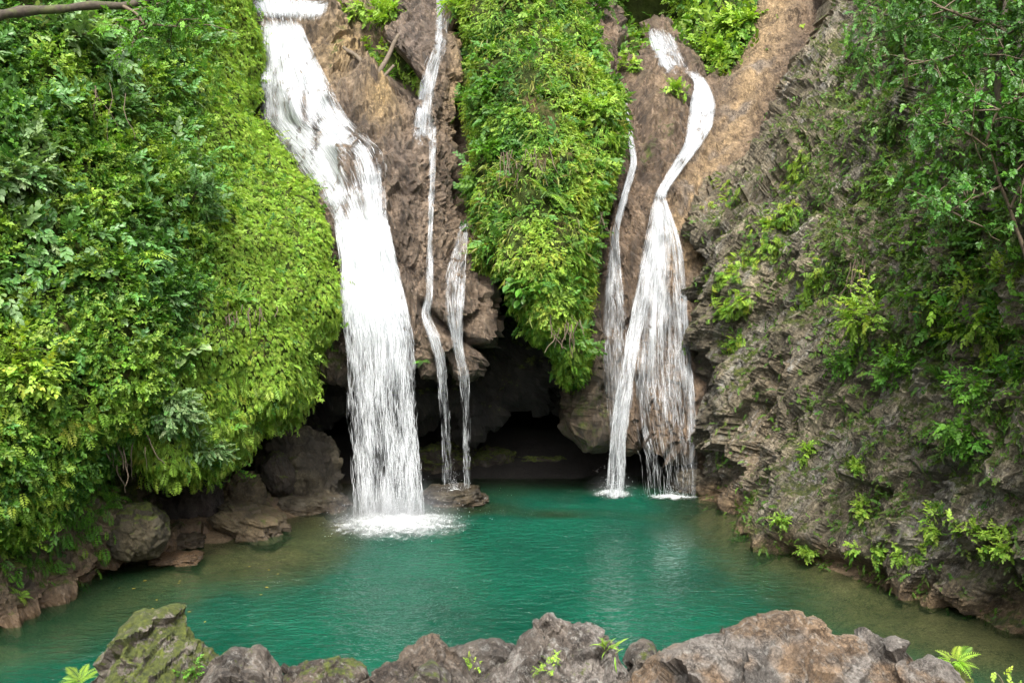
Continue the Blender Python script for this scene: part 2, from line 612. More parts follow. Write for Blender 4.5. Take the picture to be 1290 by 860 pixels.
def cliff(name, poly, ctrl, step, mat, R=40, D=2.5, disp=None, paint=None, back=7.0, amp=6, seed=0, link=True):
    poly = rough_poly(poly, amp, seed=seed)
    pa = np.array(poly)
    x0, y0 = pa.min(0)
    x1, y1 = pa.max(0)
    xs = np.arange(x0 - step, x1 + 2 * step, step)
    ys = np.arange(y0 - step, y1 + 2 * step, step)
    gx, gy = np.meshgrid(xs, ys)
    q = np.c_[gx.ravel(), gy.ravel()]
    ins = inside(poly, q)
    nx, ny = len(xs), len(ys)
    idx = np.arange(nx * ny).reshape(ny, nx)
    quads = np.stack([idx[:-1, :-1], idx[1:, :-1], idx[1:, 1:], idx[:-1, 1:]], -1).reshape(-1, 4)
    keep = ins[quads].any(1)
    quads = quads[keep]
    used = np.unique(quads)
    remap = np.full(nx * ny, -1)
    remap[used] = np.arange(len(used))
    quads = remap[quads]
    q = q[used]
    ins = ins[used]
    d, near = poly_near(poly, q)
    q = np.where(ins[:, None], q, near)
    d = np.where(ins, d, 0)
    Y = tps(ctrl)(q)
    cy = np.array(ctrl)[:, 2]
    Y = np.clip(Y, cy.min() - 2, cy.max() + 5)
    t = np.clip(d / R, 0, 1)
    Y = Y + D * (1 - np.sqrt(np.maximum(1 - (1 - t) ** 2, 0)))
    V = P(q[:, 0], q[:, 1], Y)
    n = vnormals(V, quads)
    flip = (n * (np.array([0, 0, CAM_H]) - V)).sum(1).mean() < 0
    if flip:
        quads = quads[:, ::-1]
        n = -n
    if disp is not None:
        V = V + disp(V, n, q, t)
    n = vnormals(V, quads)
    # close the mass backwards
    e = np.concatenate([quads[:, [k, (k + 1) % 4]] for k in range(4)])
    key = np.sort(e, 1)
    key = key[:, 0].astype(np.int64) * len(V) + key[:, 1]
    _, inv, cnt = np.unique(key, return_inverse=True, return_counts=True)
    be = e[cnt[inv] == 1]
    bv = np.unique(be)
    m2 = np.full(len(V), -1)
    m2[bv] = len(V) + np.arange(len(bv))
    Vb = V[bv].copy()
    Vb[:, 1] += back
    skirt = np.stack([be[:, 1], be[:, 0], m2[be[:, 0]], m2[be[:, 1]]], -1)
    VV = np.concatenate([V, Vb])
    qq = np.concatenate([q, q[bv]])
    nn = np.concatenate([n, n[bv]])
    at = paint(VV, nn, qq) if paint else {}
    N = len(VV)
    at.setdefault('tone', np.tile((0.2, 0.16, 0.11), (N, 1)))
    for k in ('moss', 'wet', 'pale'):
        at.setdefault(k, np.zeros(N))
    o = link_mesh(name, VV, [quads, skirt], mat, attrs=at, smooth=(mat is M_SOIL))
    o['kind'] = 'structure'
    c = Cliff()
    c.V, c.N, c.Q, c.q = V, n, quads, q
    c.obj = o
    CL[name] = c
    return c

def blob(q, lst):
    o = np.zeros(len(q))
    for (x, y, rx, ry, wgt) in lst:
        o = np.maximum(o, wgt * np.exp(-(((q[:, 0] - x) / rx) ** 2 + ((q[:, 1] - y) / ry) ** 2)))
    return o

def line_blob(q, pts, r, wgt=1.0):
    """cover along a polyline drawn on the rock"""
    o = np.zeros(len(q))
    for (a, b) in zip(pts[:-1], pts[1:]):
        a, b = np.array(a, float), np.array(b, float)
        ab = b - a
        t = np.clip(((q - a) @ ab) / (ab @ ab), 0, 1)
        d = np.linalg.norm(q - a - t[:, None] * ab, axis=1)
        o = np.maximum(o, wgt * np.exp(-(d / r) ** 2))
    return o

def lerpc(t, a, b):
    return np.asarray(a)[None] * (1 - t[:, None]) + np.asarray(b)[None] * t[:, None]

def lerp2(tone, c, t):
    return tone * (1 - t[:, None]) + np.asarray(c)[None] * t[:, None]

# left bank under its green cover
def d_left(V, n, q, t):
    h = 0.55 * fbm(V * 0.45, 3, 0.5, 1) + 0.35 * fbm(V * 1.3, 3, 0.5, 2) + 0.15 * fbm(V * 4, 2, 0.5, 3)
    return n * h[:, None]

LEFT_POLY = [(-420, -320), (240, -320), (312, -60), (316, 0), (320, 60), (322, 140), (345, 168), (375, 203), (400, 242), (424, 285),
             (431, 330), (430, 400), (412, 436), (388, 452), (378, 492), (362, 522), (330, 528), (302, 552), (270, 578), (212, 586),
             (182, 566), (160, 540), (122, 552), (98, 590), (68, 622), (30, 648), (-60, 684), (-420, 760)]
cliff('left_cliff', LEFT_POLY,
      [(-400, -300, 16), (-400, 300, 12.5), (-400, 750, 12), (0, -200, 20), (0, 0, 18.5), (0, 200, 17.2), (0, 400, 16.2), (0, 560, 15.6), (0, 680, 15.6),
       (120, 0, 20.5), (120, 250, 18.3), (120, 450, 17.2), (110, 570, 17.2), (220, 0, 23.5), (220, 200, 20.8), (220, 400, 18.6), (220, 570, 18.6),
       (300, 0, 27), (310, 120, 25.2), (320, 250, 22.4), (320, 400, 20.2), (320, 520, 20.4), (400, 280, 23.2), (415, 360, 22.2), (400, 420, 21.8), (220, -280, 27)],
      3.0, M_SOIL, R=34, D=1.6, disp=d_left, back=9, seed=1)

# rocky shore below the green overhang
def d_shore(V, n, q, t):
    h = .5 * facets(V * np.array([.9, .9, .6]), 4, .6) + 0.35 * fbm(V * 1.1, 4, 0.55, 5) + 0.12 * ridged(V * 2.5, 4, 0.55, 6) + .12 * facets(V * 2.6, 14, .6)
    return n * h[:, None]

def p_shore(V, n, q):
    N = len(V)
    k = fbm(V * 0.8, 3, 0.5, 7)
    tone = lerpc(sstep(-0.3, 0.3, k), (0.075, 0.058, 0.042), (0.16, 0.125, 0.085))  # stone colour darkened for the shade under the overhang
    tone = lerp2(tone, (.30, .235, .15), .75 * sstep(230, 120, q[:, 0]) * sstep(-.3, .2, k))  # open left end painted lighter, as if catching the light
    low = 1 - sstep(0.05, 0.55, V[:, 2])
    tone = tone * (1 - low[:, None]) + np.array([0.30, 0.21, 0.125]) * low[:, None]
    moss = sstep(0.0, 0.8, n[:, 2]) * 0.5 + blob(q, [(110, 610, 50, 60, 0.5), (40, 700, 60, 30, 0.4)]) - 0.2 * low
    return dict(tone=tone, moss=moss, wet=0.35 + 0.5 * low, pale=np.full(N, 0.1))

cliff('left_shore', [(-420, 560), (60, 520), (150, 500), (260, 540), (330, 560), (350, 600), (345, 660), (300, 694), (240, 698), (200, 700), (150, 722), (110, 738), (60, 770), (0, 800), (-420, 960)],
      [(-400, 700, 12.4), (-400, 940, 12.4), (0, 560, 17.2), (0, 660, 16.6), (0, 790, 16.0), (60, 760, 16.9), (100, 725, 18.2), (100, 560, 19.2), (150, 640, 19.4), (200, 694, 20.2), (200, 560, 25),
       (250, 690, 20.8), (300, 690, 21.0), (300, 600, 26.5), (245, 600, 26.5), (345, 640, 23.2)],
      3.0, M_BOULDER, R=14, D=0.8, disp=d_shore, paint=p_shore, back=9, seed=2, amp=5)

# the tan wall carrying the big fall
def flow_disp(V, n, q, t, s=1.0, seed=0):
    flow = V * np.array([1.5, 1.0, 0.35])
    h = s * (0.45 * fbm(flow * 0.7, 3, 0.5, 11 + seed) + 0.22 * ridged(flow * 1.4, 3, 0.5, 12 + seed) + 0.10 * fbm(V * 3.2, 3, 0.55, 13 + seed) + 0.05 * ridged(V * 7, 3, 0.6, 14 + seed) + .20 * facets(V * np.array([1.6, 1.2, .8]), 15 + seed, .5) + .07 * facets(V * np.array([5, 4, 3]), 18 + seed, .6) + .15 * ridged(V * np.array([3.2, 2.0, .42]), 3, .55, 16 + seed) + .02 * ridged(V * 14, 2, .6, 17 + seed))
    return n * h[:, None]

def d_fall(V, n, q, t):
    o = flow_disp(V, n, q, t)
    g = -1.3 * line_blob(q, [(478, 60), (500, 88), (520, 108), (492, 112)], 13) - 0.5 * line_blob(q, [(535, 386), (562, 412), (605, 442)], 5)
    g += -1.8 * line_blob(q, [(590, 40), (584, 120), (580, 240)], 9)
    g += 0.5 * line_blob(q, [(440, 205), (441, 235)], 9) + 0.35 * line_blob(q, [(382, 130), (397, 165)], 7)
    g += 0.55 * line_blob(q, [(400, 40), (420, 75), (450, 120), (480, 135)], 18)
    return o + n * g[:, None]

def p_fall(V, n, q):
    N = len(V)
    k = fbm(V * np.array([2.0, 1.4, 0.7]), 5, 0.65, 21)
    tone = lerpc(sstep(-0.35, 0.35, k), (0.14, 0.105, 0.074), (0.42, 0.335, 0.25))
    y = np.clip(blob(q, [(430, 75, 40, 45, 1), (480, 140, 25, 28, 1), (572, 90, 12, 120, .9), (455, 60, 30, 50, .8), (605, 300, 25, 30, .8)]), 0, 1)
    tone = lerp2(tone, (0.54, 0.40, 0.19), y * sstep(-.35, .1, k + .1))
    gr = np.clip(blob(q, [(525, 50, 28, 70, .7), (505, 210, 14, 40, .5)]), 0, 1)
    tone = lerp2(tone, (0.22, 0.175, 0.145), gr)
    moss = 0.05 + blob(q, [(470, 20, 50, 25, .5), (412, 70, 10, 50, .35), (430, 300, 12, 60, .2), (420, 440, 40, 30, .4)])
    wet = 0.7 + 0.4 * k - 0.55 * y
    return dict(tone=tone, moss=moss, wet=np.clip(wet, 0, 1), pale=np.full(N, 0.15))

cliff('fall_cliff', [(240, -260), (413, -260), (415, -40), (418, 26), (436, 38), (446, 8), (468, 14), (482, 26), (500, 28), (506, -30), (510, -260), (640, -260), (650, 0), (650, 330), (630, 350), (618, 372), (616, 410), (606, 440), (596, 466), (584, 478), (572, 462), (556, 452),
                     (552, 470), (540, 462), (528, 458), (515, 452), (500, 462), (440, 470), (380, 470), (300, 440), (260, 200)],
      [(250, -240, 38), (630, -240, 36), (365, -40, 31.5), (365, 5, 30.2), (340, 28, 29.2), (385, 28, 29.0), (330, 60, 28.4), (400, 60, 28.3), (360, 100, 27.4), (440, 130, 26.6), (400, 170, 25.9), (470, 170, 25.5),
       (440, 230, 24.6), (400, 240, 24.8), (480, 240, 24.4), (460, 290, 23.4), (440, 340, 23.3), (500, 340, 23.9), (470, 400, 23.3), (500, 450, 23.9), (400, 440, 24.2), (300, 200, 29), (300, 400, 27),
       (520, 60, 28.2), (560, 60, 28.0), (540, 120, 26.8), (530, 175, 26.4), (525, 195, 25.2), (540, 300, 24.3), (540, 400, 23.6), (560, 440, 23.5), (590, 440, 23.4), (600, 380, 23.8),
       (585, 290, 25.6), (610, 300, 25.6), (585, 180, 28.0), (600, 60, 29.5), (640, 200, 29), (640, 340, 26.5), (450, 10, 31.5), (480, 80, 29.6)],
      2.4, M_FALLROCK, R=16, D=1.0, disp=d_fall, paint=p_fall, back=9, seed=3, amp=4)

# rocks hanging in the shade under the buttress
def d_hang(V, n, q, t):
    h = 0.8 * fbm(V * np.array([1.0, 0.8, 0.45]), 3, 0.5, 31) + 0.25 * ridged(V * 1.8, 3, 0.5, 32)
    return n * h[:, None]

def p_cave_shade(V, n, q):  # cave stone painted near black to deepen the shade inside
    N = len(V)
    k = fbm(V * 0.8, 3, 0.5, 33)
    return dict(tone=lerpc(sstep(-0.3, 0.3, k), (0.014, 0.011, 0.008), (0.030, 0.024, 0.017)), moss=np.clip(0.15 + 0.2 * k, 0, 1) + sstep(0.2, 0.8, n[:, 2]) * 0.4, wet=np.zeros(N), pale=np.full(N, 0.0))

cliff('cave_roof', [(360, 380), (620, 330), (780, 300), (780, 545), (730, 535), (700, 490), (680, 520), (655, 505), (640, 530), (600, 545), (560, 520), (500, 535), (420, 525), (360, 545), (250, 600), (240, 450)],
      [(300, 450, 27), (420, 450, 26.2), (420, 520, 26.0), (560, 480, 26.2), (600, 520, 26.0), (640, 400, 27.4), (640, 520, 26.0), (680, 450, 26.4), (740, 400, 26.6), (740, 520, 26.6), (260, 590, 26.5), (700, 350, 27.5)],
      4.0, M_BOULDER, R=30, D=1.5, disp=d_hang, paint=p_cave_shade, back=10, seed=4, amp=10)
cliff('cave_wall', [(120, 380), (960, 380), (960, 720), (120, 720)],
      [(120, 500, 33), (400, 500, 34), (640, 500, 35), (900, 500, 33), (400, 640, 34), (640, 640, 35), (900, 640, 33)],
      8.0, M_BOULDER, R=20, D=0.5, disp=d_hang, paint=p_cave_shade, back=5, seed=5, amp=2)

# green buttress between the falls
def d_but(V, n, q, t):
    h = 0.5 * fbm(V * 0.5, 3, 0.5, 41) + 0.3 * fbm(V * 1.4, 3, 0.5, 42) + 0.12 * fbm(V * 4, 2, 0.5, 43)
    return n * h[:, None]

BUT_POLY = [(560, -320), (690, -320), (722, -60), (725, 0), (734, 48), (754, 88), (768, 130), (774, 185), (762, 222), (744, 265), (738, 320), (732, 370), (724, 400), (729, 448), (732, 472), (718, 480),
            (706, 440), (680, 402), (658, 372), (644, 345), (614, 332), (602, 322), (604, 280), (597, 230), (598, 100), (586, 0)]
cliff('central_buttress', BUT_POLY,
      [(570, -300, 34), (690, -300, 34), (640, -60, 28.5), (640, 20, 27), (720, 20, 28), (600, 60, 27), (680, 120, 24.8), (600, 180, 25), (770, 150, 26.4), (690, 230, 23.4), (620, 280, 23.6), (760, 240, 25.2), (690, 330, 22.7),
       (640, 340, 23.2), (700, 400, 22.8), (720, 470, 23.4), (740, 350, 24)],
      3.0, M_SOIL, R=26, D=1.8, disp=d_but, back=8, seed=6)

# tan wall of the right-hand falls with the pale ridge above it
def d_right_wall(V, n, q, t):
    o = flow_disp(V, n, q, t, 0.85, 40)
    s_ = V @ ST.T
    m_ = sstep(-15, 25, q[:, 0] - np.interp(q[:, 1], [0, 100, 200, 270, 400], [945, 905, 880, 850, 865]))[:, None]
    o = o * (1 - .85 * m_) + n * m_ * (.28 * ridged(s_ * np.array([.8, .5, .16]), 3, .5, 45) + .10 * layers(s_[:, 0] * 1.2, fbm(V * .6, 3, .5, 46)) + .05 * ridged(s_ * np.array([4, 3, .9]), 3, .6, 47))[:, None]
    g = 0.5 * line_blob(q, [(735, 400), (745, 470), (742, 535)], 18) - 0.8 * line_blob(q, [(762, 250), (752, 340), (757, 420)], 7)
    g += -0.6 * line_blob(q, [(785, 60), (795, 130), (812, 170)], 10) + 0.5 * blob(q, [(840, 135, 22, 40, 1)])
    g += -0.5 * line_blob(q, [(812, 545), (805, 480)], 6)
    return o + n * g[:, None]

def p_right_wall(V, n, q):
    N = len(V)
    k = fbm(V * np.array([2.0, 1.4, 0.7]), 5, 0.65, 51)
    tone = lerpc(sstep(-0.35, 0.35, k), (0.14, 0.10, 0.068), (0.41, 0.31, 0.215))
    y = np.clip(np.maximum(line_blob(q, [(990, -20), (960, 70), (930, 150), (890, 215), (850, 270), (870, 330)], 26), blob(q, [(835, 130, 20, 40, .5)])), 0, 1)
    ks = fbm((V @ ST.T) * np.array([2.2, 1.2, .28]), 4, .6, 54)
    y = y * sstep(-0.5, 0.1, ks + 0.15)
    tone = lerp2(tone, (0.46, 0.34, 0.19), y)
    tone = lerp2(tone, (0.30, 0.27, 0.24), .8 * np.clip(y, 0, 1) * sstep(.08, .3, fbm((V @ ST.T) * np.array([1.6, 1, .22]) + 9, 3, .6, 55)))
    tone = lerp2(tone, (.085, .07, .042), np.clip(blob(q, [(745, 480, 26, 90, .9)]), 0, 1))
    moss = 0.04 + blob(q, [(830, 180, 22, 25, .35), (815, 200, 14, 30, .5), (860, 200, 14, 60, .2), (735, 440, 10, 60, .5), (742, 515, 26, 50, .38), (920, 230, 40, 50, .12)])
    wet = np.clip(0.7 + 0.4 * k - 0.65 * y, 0, 1)
    return dict(tone=tone, moss=moss, wet=wet, pale=np.full(N, 0.2))

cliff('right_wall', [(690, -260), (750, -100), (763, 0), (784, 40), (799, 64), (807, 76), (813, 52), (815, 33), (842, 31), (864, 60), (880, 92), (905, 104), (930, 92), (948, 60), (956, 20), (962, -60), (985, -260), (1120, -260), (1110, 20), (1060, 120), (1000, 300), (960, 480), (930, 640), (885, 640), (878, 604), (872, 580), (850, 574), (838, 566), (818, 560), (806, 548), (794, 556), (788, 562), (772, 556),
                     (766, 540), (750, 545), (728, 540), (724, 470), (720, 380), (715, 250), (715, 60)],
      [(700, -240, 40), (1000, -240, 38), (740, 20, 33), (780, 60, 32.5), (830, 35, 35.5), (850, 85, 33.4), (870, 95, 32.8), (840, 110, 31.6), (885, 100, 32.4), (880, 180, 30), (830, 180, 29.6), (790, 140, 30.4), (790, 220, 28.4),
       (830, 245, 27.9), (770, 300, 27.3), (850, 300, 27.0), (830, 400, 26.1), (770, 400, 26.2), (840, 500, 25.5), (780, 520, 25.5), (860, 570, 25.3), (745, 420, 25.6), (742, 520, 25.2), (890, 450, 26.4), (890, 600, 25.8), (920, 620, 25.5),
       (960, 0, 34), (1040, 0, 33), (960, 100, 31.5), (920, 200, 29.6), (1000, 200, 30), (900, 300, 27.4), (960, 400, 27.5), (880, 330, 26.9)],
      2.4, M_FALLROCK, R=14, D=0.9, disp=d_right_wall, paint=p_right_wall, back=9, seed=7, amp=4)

# craggy cliff on the right
def d_rc(V, n, q, t):
    wv = V + .35 * np.stack([fbm(V * .6, 3, .5, 65 + k) for k in range(3)], -1)
    s = wv @ ST.T
    big = 0.6 * fbm(V * 0.4, 3, 0.5, 61) + 0.55 * ridged(s * np.array([0.9, 0.6, 0.22]), 3, 0.5, 62)
    h = .7 * big + .40 * facets(s * np.array([.9, .6, .35]), 9, .9) + .20 * facets(s * np.array([2.6, 1.6, .8]), 19, .9) + .08 * facets(s * np.array([7, 4.5, 2.5]), 29, 1.0)
    wq = 1.3 * fbm(V * .7, 4, .55, 66)
    am = sstep(-.25, .25, fbm(V * .5, 3, .5, 68))
    h += am * (.38 * layers(s[:, 0] * .8, .8 * wq) + .05 * layers(s[:, 0] * 2.3, 1.1 * fbm(V * .8, 3, .5, 67)))
    h += .07 * ridged(s * np.array([5, 3, 1.2]), 4, .6, 63) + .04 * fbm(V * 6, 3, .6, 64)
    h += -0.5 * line_blob(q, [(985, 285), (1000, 300), (1030, 270)], 8) - 0.7 * line_blob(q, [(1000, 700), (1050, 715), (1110, 725)], 14) - 0.4 * line_blob(q, [(1150, 620), (1190, 590), (1220, 600)], 9)
    return n * h[:, None]

def p_rc(V, n, q):
    N = len(V)
    k = fbm(V * 0.6, 4, 0.55, 71)
    s = V @ ST.T
    k2 = fbm(s * np.array([2.4, 1.2, 0.35]), 4, 0.6, 72)
    tone = lerpc(sstep(-0.35, 0.35, k), (0.23, 0.208, 0.14), (0.50, 0.45, 0.32))
    tone = lerp2(tone, (0.46, 0.445, 0.37), 0.95 * sstep(-.04, 0.2, k2))
    och = np.clip(np.maximum(line_blob(q, [(1000, 470), (960, 560), (930, 620)], 26, .7), line_blob(q, [(1090, -20), (1010, 80), (940, 200), (880, 270)], 16, .75)), 0, 1)
    tone = lerp2(tone, (0.38, 0.28, 0.16), och * sstep(-0.3, 0.2, k2))
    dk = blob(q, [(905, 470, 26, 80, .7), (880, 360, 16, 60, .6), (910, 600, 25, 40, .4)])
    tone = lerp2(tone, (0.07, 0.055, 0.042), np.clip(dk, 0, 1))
    low = 1 - sstep(0.1, 0.8, V[:, 2] + 0.3 * fbm(V * 1.2, 3, 0.5, 73))
    tone = lerp2(tone, (0.42, 0.30, 0.165), 0.85 * low)
    moss = 0.20 + 0.28 * k + 0.35 * sstep(0.1, 0.8, n[:, 2]) + blob(q, [(1150, 130, 170, 170, .22), (1240, 300, 120, 200, .15), (960, 690, 60, 35, .3), (1060, 260, 40, 90, .15), (1200, 760, 120, 30, .15)]) - 0.3 * och
    wet = 0.12 + 0.25 * low + 0.4 * dk
    return dict(tone=tone, moss=moss, wet=np.clip(wet, 0, 1), pale=sstep(-0.2, 0.2, k2) * (1 - low))

RC_POLY = [(1750, -330), (1120, -330), (1078, -60), (1066, -15), (1040, 40), (1012, 72), (988, 130), (950, 190), (908, 236), (872, 266), (860, 300), (880, 380), (888, 450), (880, 520), (888, 570), (893, 622),
           (915, 655), (950, 690), (990, 715), (1060, 748), (1100, 750), (1140, 764), (1200, 792), (1290, 822), (1750, 980)]
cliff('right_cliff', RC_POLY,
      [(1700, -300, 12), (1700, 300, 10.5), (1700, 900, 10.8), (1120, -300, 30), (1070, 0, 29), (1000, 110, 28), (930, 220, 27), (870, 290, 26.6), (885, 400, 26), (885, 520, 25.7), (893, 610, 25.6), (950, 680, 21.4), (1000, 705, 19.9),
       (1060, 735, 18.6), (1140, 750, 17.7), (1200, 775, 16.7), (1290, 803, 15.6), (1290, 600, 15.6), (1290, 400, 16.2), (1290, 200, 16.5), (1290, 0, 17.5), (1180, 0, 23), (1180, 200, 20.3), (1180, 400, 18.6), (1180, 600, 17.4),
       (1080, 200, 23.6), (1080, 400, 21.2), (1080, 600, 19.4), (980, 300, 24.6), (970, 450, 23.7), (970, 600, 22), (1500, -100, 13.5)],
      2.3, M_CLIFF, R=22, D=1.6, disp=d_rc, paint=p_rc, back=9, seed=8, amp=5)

# wooded slope behind and above everything
def d_up(V, n, q, t):
    h = 1.2 * fbm(V * 0.3, 3, 0.5, 81) + 0.4 * fbm(V * 1.1, 3, 0.5, 82)
    h += -3.0 * blob(q, [(812, 6, 40, 24, 2.6), (410, 12, 12, 20, .7)])
    return n * h[:, None]
cliff('upper_slope', [(-200, -420), (1500, -420), (1500, 140), (1100, 140), (960, 110), (900, 130), (862, 90), (812, 60), (780, 120), (700, 140), (440, 140), (410, 60), (300, 20), (-200, 140)],
      [(-200, -400, 50), (1500, -400, 50), (300, -100, 42), (300, 20, 36), (450, 10, 33), (500, 60, 31.5), (640, 0, 36), (760, 40, 34), (800, 20, 38), (900, 20, 36), (920, 90, 33.2), (860, 50, 36), (1000, -100, 40), (1200, 100, 33), (1500, 140, 34), (-200, 140, 34)],
      5.0, M_SOIL, R=20, D=1.0, disp=d_up, back=6, seed=9, amp=6)

# ground sheet: pool bed, near bank and the land around
def ground():
    xs = np.concatenate([np.linspace(-300, -16, 14), np.arange(-15, 15.01, 0.2), np.linspace(16, 300, 14)])
    ys = np.concatenate([np.linspace(-300, -12, 14), np.arange(-10, 38.01, 0.2), np.linspace(40, 320, 14)])
    gx, gy = np.meshgrid(xs, ys)
    q = np.c_[gx.ravel(), gy.ravel()]
    z = -pool_depth(q)
    near = sstep(11.0, 6.8, q[:, 1]) + 0.0
    zb = 2.4 + 1.4 * sstep(7, 2, q[:, 1]) + 0.12 * fbm(np.c_[q * 1.3, q[:, :1] * 0], 3, 0.5, 3)
    z = z * (1 - near) + zb * near
    far = np.maximum(sstep(-14, -34, q[:, 1]), np.maximum(sstep(34, 60, q[:, 1]), sstep(15, 34, np.abs(q[:, 0]))))
    z = z + far * np.where(q[:, 1] < 0, 13, 24)  # unseen rise behind the camera, added to block low sky light
    V = np.c_[q, z]
    nx, ny = len(xs), len(ys)
    idx = np.arange(nx * ny).reshape(ny, nx)
    Q = np.stack([idx[:-1, :-1], idx[:-1, 1:], idx[1:, 1:], idx[1:, :-1]], -1).reshape(-1, 4)
    N = len(V)
    k = fbm(V * 0.7, 4, 0.5, 91)
    tone = lerpc(sstep(-0.3, 0.3, k), (0.20, 0.14, 0.075), (0.30, 0.22, 0.13))
    tone = lerp2(tone, (0.02, 0.10, 0.06), sstep(0.8, 2.5, -z))
    moss = np.where(z > 6, 1.0, 0.0)
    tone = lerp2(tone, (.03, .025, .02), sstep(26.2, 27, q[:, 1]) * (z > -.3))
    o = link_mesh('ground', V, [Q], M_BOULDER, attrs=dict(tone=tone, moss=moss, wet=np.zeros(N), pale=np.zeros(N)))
    o['kind'] = 'structure'

SHORE = W(np.array([-200, 0, 60, 110, 150, 200, 290, 350, 420, 440, 520, 640, 740, 760, 880, 893, 915, 950, 990, 1060, 1140, 1200, 1290, 1600], float),
          np.array([880, 778, 752, 722, 708, 690, 690, 662, 645, 612, 606, 606, 606, 600, 606, 622, 652, 684, 704, 732, 750, 772, 800, 900], float))[:, :2]
SHORE_POLY = [tuple(p) for p in SHORE] + [(9, 9), (-9, 9)]

def pool_depth(q):
    ins = inside(SHORE_POLY, q)
    d, _ = poly_near(SHORE_POLY, q)
    d = np.where(ins, d, -d)
    n = fbm(np.c_[q * 0.7, q[:, :1] * 0], 3, 0.5, 95)
    dep = 0.12 + 0.85 * np.maximum(d, 0) * (1 + 0.5 * n) - 0.35 * np.maximum(-d, 0)
    # shoals of pale gravel
    def shoal(px, py, rx, ry, top, dep):
        c = W(float(px), float(py))
        k = np.exp(-(((q[:, 0] - c[0]) / rx) ** 2 + ((q[:, 1] - c[1]) / ry) ** 2))
        return dep * (1 - k) + np.minimum(dep, top) * k
    dep = shoal(215, 705, 1.3, 1.4, 0.05, dep)
    dep = shoal(330, 705, 2.2, 2.0, 0.28, dep)
    dep = shoal(395, 660, 1.6, 1.4, 0.2, dep)
    dep = shoal(590, 640, 1.3, 1.0, 0.35, dep)
    dep = shoal(700, 648, 1.3, 0.7, 0.75, dep)
    dep = shoal(100, 760, 2.2, 2.0, 0.55, dep)
    dep = shoal(1235, 800, 2.2, 2.2, 0.10, dep)
    dep = shoal(1150, 772, 1.5, 1.3, 0.25, dep)
    return np.clip(dep, -0.9, 4.0)
ground()

def pool():
    xs = np.arange(-15, 15.01, 0.15)
    ys = np.arange(6.5, 36.01, 0.15)
    gx, gy = np.meshgrid(xs, ys)
    q = np.c_[gx.ravel(), gy.ravel()]
    dep = np.maximum(pool_depth(q), 0)
    V = np.c_[q, np.zeros(len(q))]
    nx, ny = len(xs), len(ys)
    idx = np.arange(nx * ny).reshape(ny, nx)
    Q = np.stack([idx[:-1, :-1], idx[:-1, 1:], idx[1:, 1:], idx[1:, :-1]], -1).reshape(-1, 4)
    rip = 0.45 + 0.7 * fbm(np.c_[q * 0.35, q[:, :1] * 0], 3, 0.5, 96)
    for (px, py, r) in ((495, 668, 4.5), (770, 622, 3.0), (850, 625, 3.5), (575, 630, 2.0)):
        c = W(float(px), float(py))
        rip += 1.0 * np.exp(-np.linalg.norm(q - c[:2], axis=1) / r)
    rip *= 0.35 + 0.65 * sstep(0.2, 1.6, dep)
    o = link_mesh('pool_water', V, [Q], M_POOL, attrs=dict(depth=dep, rip=np.clip(rip, 0.1, 1.6)))
    o['kind'] = 'structure'
pool()

# ------------------------------------------------------------------ ray casting onto the rocks
def make_bvh(*names):
    vs, fs, off = [], [], 0
    for n in names:
        c = CL[n]
        vs.append(c.V)
        fs.append(c.Q + off)
        off += len(c.V)
    return BVHTree.FromPolygons(np.concatenate(vs).tolist(), np.concatenate(fs).tolist())
BV_FALL = make_bvh('fall_cliff', 'upper_slope')
BV_RIGHT = make_bvh('right_wall', 'upper_slope')
BV_ALL = make_bvh(*CL.keys())

def hit(px, py, bvh=None):
    d = Vector(rays(float(px), float(py))).normalized()
    loc, n, i, dist = (bvh or BV_ALL).ray_cast(Vector((0, 0, CAM_H)), d, 200)
    if loc is None:
        return None, None
    if n.dot(d) > 0: n = -n
    return np.array(loc), np.array(n)

# ------------------------------------------------------------------ falling water
def icosphere(sub):
    bmv = bpy.data.meshes.new('tmp')
    import bmesh
    b = bmesh.new()
    bmesh.ops.create_icosphere(b, subdivisions=sub, radius=1)
    b.to_mesh(bmv); b.free()
    V = np.zeros(len(bmv.vertices) * 3, np.float32)
    bmv.vertices.foreach_get('co', V)
    T = np.zeros(len(bmv.loops), np.int32)
    bmv.loops.foreach_get('vertex_index', T)
    bpy.data.meshes.remove(bmv)
    return V.reshape(-1, 3).astype(float), T.reshape(-1, 3)
def cat_rows(rows, step):
    rows = np.array(rows, float)
    y = np.arange(rows[0, 2], rows[-1, 2] + 0.1, step)
    return np.interp(y, rows[:, 2], rows[:, 0]), np.interp(y, rows[:, 2], rows[:, 1]), y

def smooth1(a, k=3):
    for _ in range(k):
        b = a.copy()
        b[1:-1] = (a[:-2] + 2 * a[1:-1] + a[2:]) / 4
        a = b
    return a

